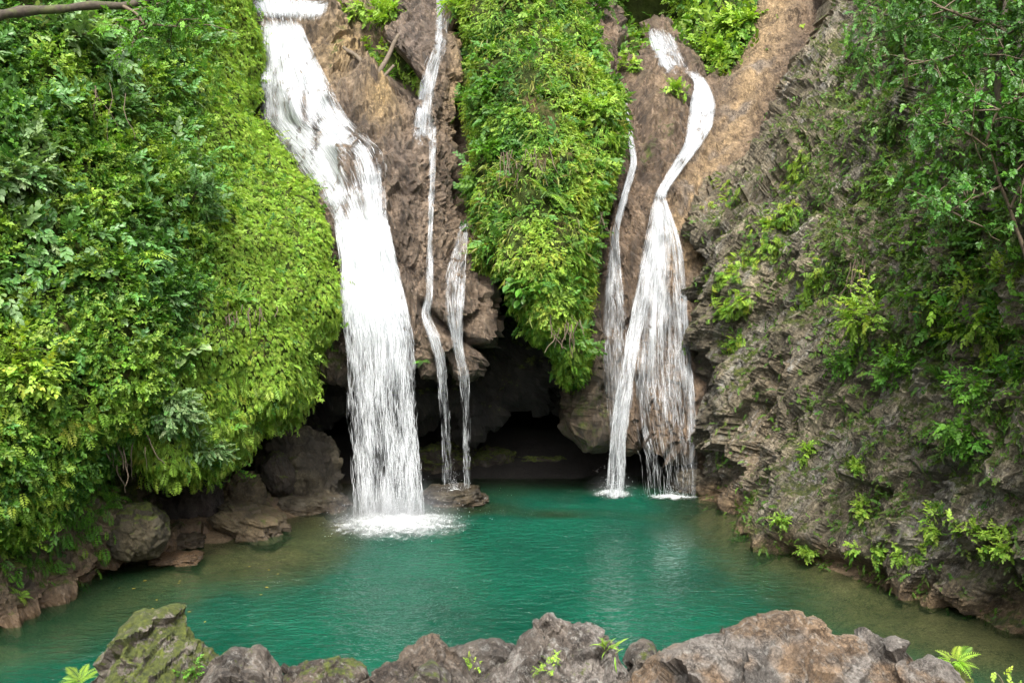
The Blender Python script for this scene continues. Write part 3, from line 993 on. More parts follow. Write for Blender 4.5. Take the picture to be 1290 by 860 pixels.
def water_sheet(name, rows, bvh, cover, parent, free=None, nu=26, step=4.0, off=0.10, strands=1500, slen=(0.25, 0.9), swid=(0.008, 0.022), thick=0.22, edge=0.35, seed=0):
    """rows: (left px, right px, py). The sheet lies on the rock; from py 'free' down it falls clear, straight to its foot."""
    L, Rr, y = cat_rows(rows, step)
    L, Rr = smooth1(L, 6), smooth1(Rr, 6)
    nv = len(y)
    u = np.linspace(0, 1, nu)
    px = L[:, None] * (1 - u) + Rr[:, None] * u
    py = np.repeat(y[:, None], nu, 1)
    Y = np.full((nv, nu), np.nan)
    for i in range(nv):
        if free is not None and y[i] > free: break
        for j in range(nu):
            p, n = hit(px[i, j], py[i, j], bvh)
            if p is not None: Y[i, j] = p[1]
    for j in range(nu):
        c = Y[:, j]
        ok = ~np.isnan(c)
        c = np.interp(np.arange(nv), np.where(ok)[0], c[ok]) if ok.any() else np.full(nv, 25.0)
        c = np.minimum.accumulate(smooth1(c, 3))       # water never runs back uphill into the rock
        Y[:, j] = c
    for i in range(nv):
        Y[i] = smooth1(Y[i], 3)
    Y = Y - off
    G = P(px, py, Y)
    R_ = np.random.default_rng(100 + seed)
    wob = fbm(np.c_[G.reshape(-1, 3) * np.array([2.5, 1, 0.5])], 3, 0.5, 120 + seed).reshape(nv, nu)
    G[..., 1] += 0.12 * wob
    sx = np.cumsum(np.r_[0, np.full(nu - 1, np.linalg.norm(G[nv // 2, -1] - G[nv // 2, 0]) / (nu - 1))])
    sv = np.r_[0, np.cumsum(np.linalg.norm(np.diff(G[:, nu // 2], axis=0), axis=1))]
    cv = np.array([cover(uu, yy) for yy in y for uu in u]).reshape(nv, nu)
    ef = np.clip(np.minimum(u, 1 - u) / 0.16, 0, 1) ** 0.8
    rg = fbm(np.c_[np.repeat(sv, nu) * 4.5, np.tile(sx, nv) * 2.5, np.full(nv * nu, seed * 3.3)], 3, .55, 160).reshape(nv, nu)
    ef = np.clip(ef[None] + .9 * rg * (ef[None] < .95), 0, 1)
    ends = np.clip(np.minimum(np.arange(nv), (np.arange(nv)[::-1] if free is None else nv)) / 4.0, 0, 1)[:, None]
    cvs = cv * (1 - edge + edge * ef) * (.35 + .65 * ends)
    idx = np.arange(nv * nu).reshape(nv, nu)
    Q = np.stack([idx[:-1, :-1], idx[1:, :-1], idx[1:, 1:], idx[:-1, 1:]], -1).reshape(-1, 4)
    vs, qs, at = [], [], dict(sx=[], sv=[], sd=[], cover=[])
    layers = 2
    for k in range(layers):
        g = G.copy()
        g[..., 1] -= k * 0.14
        vs.append(g.reshape(-1, 3)); qs.append(Q + k * nv * nu)
        at['sx'].append(np.tile(sx, nv)); at['sv'].append(np.repeat(sv, nu)); at['sd'].append(np.full(nv * nu, 3.7 * k + seed)); at['cover'].append((cvs * (1 if k == 0 else 0.8)).ravel())
    at = {k: np.concatenate(v) for k, v in at.items()}
    o = link_mesh(name, np.concatenate(vs), [np.concatenate(qs)], M_FALL, parent, at)
    # torn strands and drops in front of the sheet
    nS = strands
    m = 5
    V, Qs = [], []
    tot = sv[-1]
    u0 = R_.random(nS)
    s0 = R_.random(nS) * tot
    ln = R_.uniform(*slen, nS)
    wd = R_.uniform(*swid, nS)
    dn = R_.random(nS) ** 1.5 * thick
    iu = np.clip((u0 * (nu - 1)).astype(int), 0, nu - 1)
    iv = np.clip(np.searchsorted(sv, s0), 0, nv - 1)
    clump = sstep(-.25, .25, fbm(np.c_[u0 * sx[-1] * 3.2, s0 * .45, np.full(nS, seed * 1.7)], 3, .6, 140 + seed))
    rag = np.clip(np.minimum(u0, 1 - u0) * 9 + fbm(np.c_[s0 * 2.5, u0 * 2, np.full(nS, seed)], 2, .5, 150), 0, 1)
    tail = np.clip(np.minimum((s0 + .02) / .25, 1), 0, 1)
    keep = R_.random(nS) < (0.08 + 0.92 * cv[iv, iu]) * (.25 + .75 * clump) * (.3 + .7 * rag) * tail
    u0, s0, ln, wd, dn = u0[keep], s0[keep], ln[keep], wd[keep], dn[keep]
    drift = R_.normal(0, 0.02, len(u0))
    K = len(u0)
    if K:
        tt = np.linspace(0, 1, m)
        ss = s0[:, None] + (tt[None] - 0.5) * ln[:, None]
        ss = np.clip(ss, 0, tot)
        vi = np.interp(ss, sv, np.arange(nv))
        uu = np.clip(u0[:, None] + drift[:, None] * (tt[None] - .5) + R_.normal(0, 0.004, (K, m)), -0.02, 1.02)
        ui = np.clip(uu, 0, 1) * (nu - 1)
        v0 = np.clip(vi.astype(int), 0, nv - 2); fv = (vi - v0)[..., None]
        c0 = np.clip(ui.astype(int), 0, nu - 2); fu = (ui - c0)[..., None]
        C = (G[v0, c0] * (1 - fu) + G[v0, c0 + 1] * fu) * (1 - fv) + (G[v0 + 1, c0] * (1 - fu) + G[v0 + 1, c0 + 1] * fu) * fv
        C = C + R_.normal(0, 0.006, C.shape)
        C[..., 1] -= dn[:, None]
        ang = R_.uniform(-0.9, 0.9, K)
        side = np.stack([np.cos(ang), np.sin(ang), np.zeros(K)], -1)[:, None]
        prof = (np.sin(np.pi * np.clip(tt, 0.06, 0.94)) ** 0.5)[None, :, None] * R_.uniform(0.8, 1.2, (K, m, 1)) * wd[:, None, None] * 1.1
        V = np.concatenate([C - side * prof, C, C + side * prof], 1).reshape(-1, 3)
        env = (np.sin(np.pi * tt) ** 0.8)[None] * R_.uniform(.15, .85, (K, 1))
        fade = np.concatenate([env * .15, env, env * .15], 1).ravel()
        base = (np.arange(K) * 3 * m)[:, None]
        i = np.arange(m - 1)
        f1 = np.stack([i, i + 1, i + 1 + m, i + m], -1)
        f2 = f1 + m
        fq = np.concatenate([f1, f2])
        Qs = (fq[None] + base[:, :, None]).reshape(-1, 4)
        so = link_mesh('spray_strands', V, [Qs], M_STRAND, o, dict(fade=np.clip(fade * 1.15, 0, 1)))
    return G

def foam_patch(center, rx, ry, parent, seed=0, h=0.25, drops=500, dropr=(0.01, 0.03), up=0.9, z0=0.0):
    R_ = np.random.default_rng(300 + seed)
    nr, na = 16, 56
    r = np.linspace(0, 1, nr) ** 0.8
    a = np.linspace(0, 2 * np.pi, na, endpoint=False)
    rr, aa = np.meshgrid(r, a, indexing='ij')
    wob = 1 + 0.25 * fbm(np.stack([np.cos(aa) * 1.5, np.sin(aa) * 1.5, np.full_like(aa, seed * 2.2)], -1).reshape(-1, 3), 3, 0.6, seed).reshape(nr, na)
    x = center[0] + rr * wob * rx * np.cos(aa)
    y = center[1] + rr * wob * ry * np.sin(aa)
    bump = fbm(np.stack([x * 4, y * 4, x * 0], -1).reshape(-1, 3), 4, 0.6, seed + 5).reshape(nr, na)
    z = 0.012 + h * np.exp(-(rr / 0.55) ** 2) * (0.75 + 0.9 * bump) + 0.01 * (1 + bump)
    V = np.stack([x, y, np.maximum(z, 0.006) + z0 * (1 - .55 * rr ** 2)], -1).reshape(-1, 3)
    idx = np.arange(nr * na).reshape(nr, na)
    Q = np.stack([idx[:-1], idx[1:], np.roll(idx, -1, 1)[1:], np.roll(idx, -1, 1)[:-1]], -1).reshape(-1, 4)
    cov = np.clip(1.12 - rr * 1.12, 0, 1).ravel() ** .85
    f = link_mesh('foam', V, [Q], M_FOAM, parent, dict(cover=cov))
    # flying drops
    ph = R_.uniform(0, 2 * np.pi, drops)
    q = np.abs(R_.normal(0, 0.3, drops))
    c = np.stack([center[0] + np.cos(ph) * q * rx, center[1] + np.sin(ph) * q * ry, 0.03 + R_.exponential(0.28, drops) * up * np.exp(-q) + z0], -1)
    s = R_.uniform(*dropr, drops)
    t = np.array([[1, 0, -.5], [-.5, .87, -.5], [-.5, -.87, -.5], [0, 0, 1.2]])
    V = (c[:, None] + t[None] * s[:, None, None]).reshape(-1, 3)
    tri = np.array([[0, 2, 1], [0, 1, 3], [1, 2, 3], [2, 0, 3]])
    Q = (tri[None] + (np.arange(drops) * 4)[:, None, None]).reshape(-1, 3)
    link_mesh('splash_drops', V, [Q], M_WHITE, f)

def interp_cover(pts):
    pts = np.array(pts, float)
    return lambda u, y: float(np.interp(y, pts[:, 0], pts[:, 1]))

main = empty('waterfall', (0, 0, 0), 'widest white waterfall sliding down the tan wall and dropping as a curtain into the pool', 'waterfall', 'waterfalls into the pool')
water_sheet('top_curtain', [(314, 413, -60), (317, 414, 0), (322, 412, 14), (330, 404, 29)], BV_FALL, interp_cover([(-60, .9), (0, .75), (29, .7)]), main, strands=1800, slen=(.1, .4), swid=(.003, .01), off=0.15, seed=1, step=3)
def cov_c(u, y):
    c = np.interp(y, [26, 60, 150, 260, 300], [.85, .75, .66, .62, .85])
    x = np.interp(y, [26, 60, 100, 150, 170, 200, 240, 270, 300], [328, 327, 326, 328, 342, 370, 400, 420, 432]) * (1 - u) + np.interp(y, [26, 60, 100, 150, 165, 200, 240, 270, 300], [378, 392, 412, 438, 458, 489, 490, 489, 490]) * u
    for (bx, by, rx, ry, k) in ((441, 212, 7, 24, .9), (384, 135, 4, 26, .45), (462, 165, 22, 16, .35), (478, 190, 10, 30, .35), (486, 240, 6, 40, .4), (455, 225, 5, 40, .25), (398, 165, 5, 22, .4), (437, 262, 6, 18, .3), (420, 120, 8, 20, .3)):
        c -= k * math.exp(-((x - bx) / rx) ** 2 - ((y - by) / ry) ** 2)
    return max(c, 0)
water_sheet('cascade', [(328, 378, 26), (327, 392, 60), (326, 412, 100), (328, 438, 150), (342, 462, 170), (360, 482, 190), (370, 489, 204), (400, 490, 240), (420, 489, 270), (431, 491, 300), (431, 497, 325)], BV_FALL, cov_c, main, strands=8000, nu=40, slen=(.15, .7), swid=(.003, .009), seed=2, step=3.5, thick=.16)
water_sheet('plunge_curtain', [(424, 490, 278), (431, 500, 330), (432, 512, 380), (436, 522, 425), (440, 525, 500), (444, 529, 560), (447, 534, 620), (449, 540, 672)], BV_FALL,
            interp_cover([(290, 1.05), (370, 1.05), (430, .6), (500, .36), (580, .34), (640, .45), (672, .75)]), main, free=405, strands=34000, nu=34, slen=(.12, .75), swid=(.003, .009), seed=3, thick=.5, edge=.6)
foam_patch(W(500.0, 663.0), 2.3, 1.8, main, 1, .26, 3600, (.003, .011))

def mist(center, rx, ry, rz, dens, parent):
    V, T = icosphere(3)
    m, nt = new_mat('mist')
    g = NT(nt)
    co = g.n('ShaderNodeTexCoord').outputs['Object']
    mp = g.n('ShaderNodeMapping')
    mp.inputs['Scale'].default_value = (1 / rx, 1 / ry, 1 / rz)
    g.l(co, mp.inputs['Vector'])
    ln = g.n('ShaderNodeVectorMath', _operation='LENGTH')
    g.l(mp.outputs[0], ln.inputs[0])
    fall = g.math('POWER', g.range(ln.outputs['Value'], 0.0, 0.98, 1.0, 0.0), 1.6)
    v = g.n('ShaderNodeVolumePrincipled', Anisotropy=0.2)
    g.l(g.math('MULTIPLY', fall, dens), v.inputs['Density'])
    v.inputs['Color'].default_value = (0.95, 0.97, 1, 1)
    out = g.n('ShaderNodeOutputMaterial')
    g.l(v.outputs[0], out.inputs['Volume'])
    V = V * np.array([rx, ry, rz])
    V[:, 2] = np.where(V[:, 2] < 0, V[:, 2] * .02, V[:, 2])
    o = link_mesh('mist', V, [T], m, parent, loc=(float(center[0]), float(center[1]), .03))
    o['kind'] = 'stuff'

mid = empty('waterfall', (0, 0, 0), 'thin trickle of white water on the tan wall, nearer the widest fall', 'waterfall', 'waterfalls into the pool')
water_sheet('upper_stream', [(546, 563, -40), (549, 568, 20), (548, 566, 50), (536, 556, 80), (526, 549, 120), (518, 550, 172), (522, 549, 186)], BV_FALL, lambda u, y: np.interp(y, [-40, 60, 172, 186], [.34, .48, .46, .3]) * (1.15 - .5 * abs(u - .35)), mid, strands=1100, nu=12, slen=(.1, .4), seed=4, swid=(.002, .007))
water_sheet('lower_stream', [(541, 550, 160), (541, 549, 230), (539, 546, 300), (536, 546, 380), (528, 540, 392), (540, 556, 425), (550, 563, 460), (555, 567, 520), (557, 571, 608)], BV_FALL, interp_cover([(172, .46), (300, .44), (380, .46), (430, .5), (470, .36), (608, .28)]), mid, free=456, strands=3000, nu=10, slen=(.1, .6), swid=(.002, .006), seed=5)
small = empty('waterfall', (0, 0, 0), 'short white trickle on the tan wall close beside the green buttress', 'waterfall', 'waterfalls into the pool')
water_sheet('stream', [(580, 590, 278), (572, 590, 310), (560, 587, 350), (562, 584, 400), (570, 583, 435), (577, 592, 468), (582, 593, 520), (584, 593, 614)], BV_FALL, interp_cover([(278, .4), (320, .42), (400, .44), (440, .46), (470, .34), (614, .2)]), small, free=466, strands=2600, nu=12, slen=(.1, .6), swid=(.002, .006), seed=6)

foam_patch(W(572.0, 634.0), .62, .42, mid, 4, .06, 500, (.003, .009), .5, .30)

mist(W(498.0, 664.0), 1.9, 1.5, 1.25, 1.1, main)

rf = empty('waterfall', (0, 0, 0), 'white waterfall fanning out over the brown wall beside the craggy cliff', 'waterfall', 'waterfalls into the pool')
water_sheet('upper_stream', [(814, 840, 34), (820, 856, 60), (832, 868, 88), (836, 872, 96)], BV_RIGHT, lambda u, y: .68 - .25 * u, rf, strands=500, nu=14, swid=(.003, .008), slen=(.1, .4), seed=7, step=3)
water_sheet('chute', [(858, 876, 88), (876, 890, 102), (869, 901, 130), (866, 897, 160), (862, 884, 182), (845, 862, 210), (826, 839, 242), (822, 838, 256)], BV_RIGHT, lambda u, y: .72, rf, strands=1200, nu=14, swid=(.003, .008), slen=(.1, .4), seed=8, step=3, thick=.12)
def cov_fan(u, y):
    c = np.interp(y, [250, 300, 400, 500, 570, 625], [.75, .52, .42, .36, .22, .14])
    c += .22 * math.exp(-((u - .93) / .08) ** 2) * (y > 380) + .18 * math.exp(-((u - np.interp(y, [250, 420, 540], [.4, .35, .12])) / .12) ** 2)
    c *= 1 - .45 * math.exp(-((u - .08) / .16) ** 2)
    c -= .5 * math.exp(-((u - .72) / .07) ** 2 - ((y - 345) / 24) ** 2)
    return min(c, 1)
water_sheet('fan', [(822, 838, 250), (815, 853, 290), (806, 862, 330), (794, 866, 400), (788, 873, 480), (794, 877, 540), (806, 878, 575), (812, 878, 626)], BV_RIGHT, cov_fan, rf, free=560, strands=9000, nu=26, slen=(.12, .7), swid=(.002, .006), seed=9, thick=.1, edge=.15)
water_sheet('side_branch', [(818, 830, 285), (806, 822, 340), (794, 812, 400), (782, 801, 460), (772, 792, 520), (767, 788, 560), (763, 787, 626)], BV_RIGHT, interp_cover([(285, .5), (400, .5), (520, .55), (560, .5), (626, .42)]), rf, free=545, strands=5200, nu=12, slen=(.12, .7), swid=(.003, .007), seed=10, thick=.18)
foam_patch(W(772.0, 624.0), .75, .8, rf, 2, .14, 500, (.004, .012))
foam_patch(W(846.0, 627.0), 1.0, .45, rf, 3, .05, 250, (.004, .01), .4)
mist(W(772.0, 624.0), .9, .9, .7, .3, rf)
ls = empty('waterfall', (0, 0, 0), 'narrow winding ribbon of water at the edge of the green buttress, joining the fanning fall', 'waterfall', 'waterfalls into the pool')
water_sheet('ribbon', [(782, 787, 118), (789, 795, 165), (795, 803, 205), (784, 793, 240), (771, 779, 290), (765, 782, 335), (760, 788, 390), (760, 790, 470), (764, 789, 550)], BV_RIGHT, lambda u, y: np.interp(y, [118, 200, 300, 340, 400, 550], [.6, .7, .64, .5, .42, .38]), ls, strands=3400, nu=12, slen=(.12, .6), swid=(.003, .006), seed=11)

# ------------------------------------------------------------------ boulders
ICO = icosphere(6)

def boulder(name, label, px, py, Y, rx, ry, rz, tone=((.06, .05, .032), (.17, .148, .095)), moss=.25, mossb=(), wet=.3, seed=0, tilt=0.0, rough=1.0, box=.35, cat='boulder', group=None):  # default tone lowered to carry the shade of the cave mouth
    S0, T = ICO
    u = S0.copy()
    # push the ball towards a block
    mx = np.abs(u).max(1)
    u = u * (1 + box * (1 / np.maximum(mx, .5) - 1))[:, None]
    q = u * 1.1 + seed * 7.3
    h = .22 * fbm(q * .9, 3, .5, seed) + .22 * facets(q * 1.3, seed, .35) + .09 * facets(q * 3.3, seed + 1, .5) + .08 * ridged(q * 2.6, 5, .6, seed + 3) + .02 * fbm(q * 14, 3, .6, seed + 4)
    u = u * (1 + rough * h)[:, None]
    V = u * np.array([rx, ry, rz])
    ca, sa = math.cos(tilt), math.sin(tilt)
    V = np.c_[V[:, 0] * ca + V[:, 2] * sa, V[:, 1], -V[:, 0] * sa + V[:, 2] * ca]
    c = P(float(px), float(py), float(Y))
    V = V + c
    n = vnormals(V, T)
    ppx, ppy = proj(V)
    qq = np.c_[ppx, ppy]
    k = fbm(V * 1.3, 3, .5, seed + 6)
    tn = lerpc(sstep(-.3, .3, k), *tone)
    low = 1 - sstep(.02, .3, V[:, 2])
    tn = lerp2(tn, (.17, .13, .08), .7 * low)
    ms = moss + .4 * sstep(.3, .9, n[:, 2]) + (blob(qq, mossb) if len(mossb) else 0) - .5 * low
    base = np.array([c[0], c[1], V[:, 2].min()])
    o = link_mesh(name, V, [T], M_BOULDER, origin=base, attrs=dict(tone=tn, moss=ms, wet=np.clip(wet + .5 * low, 0, 1), pale=np.full(len(V), .2)))
    return set_props(o, label, cat, group)

TAN = ((.13, .105, .06), (.24, .19, .105))
SHADE_DARK = ((.05, .04, .03), (.09, .07, .05))  # cave boulders: shade put into the stone colour
boulder('boulder', 'largest rounded brown boulder standing in the cave mouth by the widest fall', 378, 592, 24.6, .92, .8, .98, moss=-.15, mossb=[(352, 600, 22, 30, .6)], seed=1, wet=.25)
boulder('boulder', 'smooth dark-green lobe of rock leaning on the large rounded boulder in the cave mouth', 350, 596, 23.7, .36, .4, .52, tone=SHADE_DARK, moss=.22, seed=2, box=.1, rough=.7, tilt=-.35)
boulder('boulder', 'brown footing rock at the waterline under the large rounded boulder', 392, 640, 24.0, .85, .7, .42, moss=-.2, seed=3, wet=.5)
boulder('boulder', 'pale tan layered rock with mossy top lying at the waterline left of the large boulder', 315, 662, 21.9, .78, .8, .42, tone=TAN, moss=-.05, seed=4, tilt=.3)
boulder('boulder', 'upright tan rock with a mossy face behind the pale layered rock', 305, 632, 23.0, .48, .5, .62, tone=TAN, moss=.1, seed=5)
boulder('boulder', 'dark purplish-brown boulder in deep shade under the green overhang', 242, 640, 22.4, .72, .6, .92, tone=((.05, .04, .034), (.09, .07, .06)), moss=-.3, seed=6)  # stone colour also lowered for the shade it sits in
boulder('boulder', 'low brown slab at the waterline below the dark shaded boulder', 225, 684, 21.0, .6, .5, .2, moss=-.2, seed=7, wet=.5)
boulder('boulder', 'rounded olive mossy boulder on the shore below the hanging ferns', 172, 668, 19.0, .56, .55, .52, tone=((.07, .06, .03), (.13, .11, .06)), moss=.22, seed=8, tilt=.15, box=.15, rough=.7)
boulder('boulder', 'flat orange-brown rock just breaking the water by the shore', 222, 704, 19.7, .48, .4, .09, tone=((.30, .18, .09), (.38, .25, .14)), moss=-.5, seed=9, wet=.6)
boulder('boulder', 'low wet boulder splashed white by the trickles, between the widest fall and the cave', 572, 626, 24.6, .72, .6, .28, moss=-.5, seed=10, wet=.8)
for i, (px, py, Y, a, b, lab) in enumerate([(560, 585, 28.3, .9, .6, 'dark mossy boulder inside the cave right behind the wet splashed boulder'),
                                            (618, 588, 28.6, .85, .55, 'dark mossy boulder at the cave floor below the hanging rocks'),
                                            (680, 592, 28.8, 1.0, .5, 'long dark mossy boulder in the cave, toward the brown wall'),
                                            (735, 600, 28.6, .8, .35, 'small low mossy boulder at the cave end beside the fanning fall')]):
    boulder('boulder', lab, px, py, Y, a, .7, b, tone=SHADE_DARK, moss=.35, seed=20 + i, box=.2)
boulder('rock_ledge', 'thin tan ledge along the waterline at the back of the cave', 680, 609, 27.4, 1.7, .35, .09, tone=((.25, .16, .09), (.34, .22, .13)), moss=-.6, seed=30, wet=.3, cat='rock')
boulder('boulder', 'small tan-brown rock at the foot of the fanning fall, against the craggy cliff', 868, 604, 25.9, .45, .5, .42, moss=-.3, seed=31, wet=.5)

# ------------------------------------------------------------------ near rocks
def near_rock(label, Y0, prof, front=0.75, back=1.6, fy=1.3, tone=((.12, .095, .075), (.26, .225, .19)), moss=.0, mossn=.25, wet=.3, seed=0, ampl=1.0, step=.011, pale=.6, name='rock', cat='rock', crest=0.10, second=None, drop=3):
    prof = np.array(prof, float)
    prof[:, 1] += drop
    pw = P(prof[:, 0], prof[:, 1], np.full(len(prof), Y0))
    x0, x1 = pw[0, 0], pw[-1, 0]
    xs = np.arange(x0, x1 + step, step)
    ys = np.arange(Y0 - fy, Y0 + .75, step)
    gx, gy = np.meshgrid(xs, ys)
    h = np.interp(gx, pw[:, 0], pw[:, 2])
    cr = Y0 + .12 * perlin(np.stack([gx * 1.7, gx * 0 + seed, gx * 0], -1).reshape(-1, 3), seed).reshape(gx.shape)
    d = gy - cr
    z = h - np.where(d < 0, front * np.maximum(-d - crest * .5, 0) ** 1.05, back * np.maximum(d - .02, 0) ** 1.1)
    # spurs: far from the crest the outline widens and softens
    z = z + .10 * fbm(np.stack([gx * 2, gy * 2, gx * 0 + seed], -1).reshape(-1, 3), 3, .5, seed).reshape(gx.shape) * np.clip(np.abs(d) * 3, 0, 1)
    V = np.stack([gx, gy, z], -1).reshape(-1, 3)
    nx, ny = len(xs), len(ys)
    idx = np.arange(nx * ny).reshape(ny, nx)
    Q = np.stack([idx[:-1, :-1], idx[:-1, 1:], idx[1:, 1:], idx[1:, :-1]], -1).reshape(-1, 4)
    n = vnormals(V, Q)
    s = V @ ST.T
    an = s * np.array([2.6, 1.6, .8])
    wv_ = V + .12 * np.stack([fbm(V * 2.2 + seed, 3, .5, seed + 20 + k) for k in range(3)], -1)
    s = wv_ @ ST.T
    hh = .17 * facets(s * np.array([2.4, 1.7, 1.1]) + seed, seed, .55) + .055 * facets(s * np.array([7, 5, 3]) + seed, seed + 5, .7) + .018 * facets(s * np.array([19, 14, 8]) + seed, seed + 6, .8)
    hh += .05 * layers(s[:, 0] * 2.6 + seed, 1.4 * fbm(V * 1.3 + seed, 4, .6, seed)) + .022 * layers(s[:, 0] * 9 + s[:, 1] * 2, 1.5 * fbm(V * 3 + seed, 3, .6, seed))
    hh += .05 * fbm(V * 2.5 + seed, 3, .5, seed + 1) + .010 * ridged(V * 13, 3, .6, seed + 2)
    hh *= ampl * (.55 + .45 * sstep(0, .25, np.abs(d.ravel())))
    V = V + n * hh[:, None]
    # skirt down to the bank
    border = np.concatenate([idx[0], idx[1:, -1], idx[-1, -2::-1], idx[-2:0:-1, 0]])
    Vb = V[border].copy()
    Vb[:, 2] = np.minimum(Vb[:, 2] - .3, 1.6)
    nb = len(border)
    b2 = len(V) + np.arange(nb)
    sk = np.stack([border, b2, np.roll(b2, -1), np.roll(border, -1)], -1)
    n = vnormals(V, Q)
    VV = np.concatenate([V, Vb])
    nn = np.concatenate([n, n[border]])
    k = fbm(VV * 3.2, 4, .55, seed + 8)
    tn = lerpc(sstep(-.3, .3, k), *tone)
    if second is not None:
        tn = lerp2(tn, second, sstep(-.02, .22, fbm(VV * np.array([1.8, 1.8, 2.6]) + 4, 4, .6, seed + 11)) + .0)
        tn = lerp2(tn, np.array(second) * .45, .8 * sstep(.18, .34, fbm(VV * 3.1 + 8, 4, .6, seed + 12)))
    ms = moss + mossn * sstep(.15, .8, nn[:, 2]) + .35 * fbm(VV * 2.2, 3, .5, seed + 9)
    base = np.array([(x0 + x1) / 2, Y0, VV[:, 2].min()])
    o = link_mesh(name, VV, [Q, sk], M_NEAR, origin=base, smooth=False, attrs=dict(tone=tn, moss=ms, wet=np.full(len(VV), wet), pale=np.full(len(VV), pale)))
    set_props(o, label, cat, 'rocks on the near bank')
    NEAR.append((V, Q))
NEAR = []
GREY = ((.075, .064, .052), (.22, .195, .165))
BROWN = ((.075, .058, .043), (.19, .15, .11))
PINK = ((.20, .14, .085), (.36, .26, .165))
near_rock('tall craggy grey rock with bright yellow-green moss on the near bank', 6.6, [(40, 960), (80, 868), (112, 832), (148, 792), (172, 764), (185, 761), (196, 766), (212, 759), (226, 768), (240, 782), (252, 800), (275, 822), (296, 860), (330, 960)], tone=((.07, .058, .046), (.20, .175, .148)), moss=.50, seed=41, mossn=.2, front=1.0, ampl=.8, second=(.26, .24, .21), drop=15)
near_rock('small fluted dark-grey rock beside the tall mossy rock', 6.3, [(235, 960), (262, 860), (280, 824), (298, 811), (318, 816), (332, 812), (345, 830), (362, 856), (400, 960)], tone=GREY, moss=.12, seed=42, ampl=.8)
near_rock('low brown rock with grass on its flat top, near bank', 6.9, [(325, 960), (345, 852), (362, 832), (385, 820), (412, 818), (440, 822), (460, 836), (475, 860), (500, 960)], tone=BROWN, moss=.2, seed=43, ampl=.6)
near_rock('long dark grey-brown sloping rock left of the bare centre peak', 6.2, [(370, 990), (425, 868), (462, 846), (500, 818), (522, 808), (545, 800), (558, 806), (572, 812), (586, 832), (606, 880), (640, 990)], tone=BROWN, second=(.26, .24, .21), moss=-.05, seed=44, pale=.3, ampl=.9)
near_rock('flat pale slab at the water side behind the long dark rock', 7.1, [(540, 900), (562, 824), (590, 812), (622, 808), (645, 814), (655, 832), (670, 900)], tone=GREY, moss=-.2, seed=45, ampl=.45)
near_rock('small broken grey rock in front of the long dark rock', 5.5, [(480, 990), (505, 872), (528, 842), (545, 834), (560, 842), (575, 870), (600, 990)], tone=GREY, moss=.12, seed=46, fy=.7, ampl=.7)
near_rock('tallest bare grey peak of rock in the middle of the near bank', 6.3, [(560, 990), (606, 868), (636, 838), (652, 802), (662, 792), (678, 774), (691, 764), (706, 774), (728, 782), (752, 790), (776, 806), (796, 832), (822, 880), (850, 990)], tone=((.08, .066, .053), (.22, .192, .165)), second=(.32, .30, .28), drop=6, moss=-.02, seed=47, front=.9, pale=.8, wet=.25)
near_rock('small dark knobbly rock between the bare peak and the broad orange-brown rock', 6.5, [(770, 960), (786, 850), (798, 818), (812, 811), (824, 816), (832, 840), (850, 960)], tone=GREY, moss=.1, seed=48, ampl=.6)
near_rock('broad orange-brown weathered rock with a grey cap on the near bank', 6.0, [(730, 1000), (792, 872), (822, 832), (850, 812), (880, 800), (925, 792), (955, 778), (975, 771), (1000, 769), (1030, 775), (1056, 788), (1088, 796), (1112, 808), (1126, 800), (1140, 802), (1168, 818), (1190, 836), (1212, 880), (1260, 1000)], tone=PINK, second=(.27, .255, .235), drop=8, moss=-.18, seed=49, front=.62, pale=.55, ampl=.8)
near_rock('small pale wet stone at the bottom edge between the dark rock and the bare peak', 5.3, [(560, 990), (585, 880), (600, 853), (612, 851), (622, 862), (640, 900), (660, 990)], tone=GREY, moss=0, seed=50, fy=.6, ampl=.5, wet=.5)
near_rock('mossy green mound beside the broad orange-brown rock', 6.2, [(1165, 990), (1182, 850), (1192, 828), (1206, 826), (1218, 840), (1230, 862), (1270, 990)], tone=BROWN, moss=.9, seed=51, ampl=.4)
BV_NEAR = BVHTree.FromPolygons(np.concatenate([v for v, q in NEAR]).tolist(), np.concatenate([q + o for (v, q), o in zip(NEAR, np.cumsum([0] + [len(v) for v, q in NEAR[:-1]]))]).tolist())

# ------------------------------------------------------------------ leaves
def rot_about(v, ax, ang):
    c, s = np.cos(ang)[..., None], np.sin(ang)[..., None]
    return v * c + np.cross(ax, v) * s + ax * (ax * v).sum(-1, keepdims=True) * (1 - c)

def unit(v):
    return v / np.maximum(np.linalg.norm(v, axis=-1, keepdims=True), 1e-9)

LEAF_V = np.array([[0, 0, 0], [.30, .40, .07], [-.30, .40, .07], [0, .45, 0], [.0, 1, -.12]])
LEAF_F = np.array([[0, 1, 3], [0, 3, 2], [3, 1, 4], [2, 3, 4]])
LEAF4_V = np.array([[0, 0, 0], [.32, .45, .08], [-.32, .45, .08], [0, 1, -.1]])
LEAF4_F = np.array([[0, 1, 3], [0, 3, 2]])
OVAL_V = np.array([[0, 0, 0], [.20, .20, .05], [-.20, .20, .05], [.29, .48, .06], [-.29, .48, .06], [.19, .78, .01], [-.19, .78, .01], [0, 1.02, -.12], [0, .25, 0], [0, .6, -.01]])
OVAL_F = np.array([[0, 1, 8], [0, 8, 2], [8, 1, 3], [8, 3, 9], [8, 9, 4], [8, 4, 2], [9, 3, 5], [9, 6, 4], [9, 5, 7], [9, 7, 6]])
NARROW_V = LEAF_V * np.array([.45, 1, 1])

def compose(parts):
    V, Fc, off = [], [], 0
    for v, f in parts:
        V.append(v); Fc.append(f + off); off += len(v)
    return np.concatenate(V), np.concatenate(Fc)

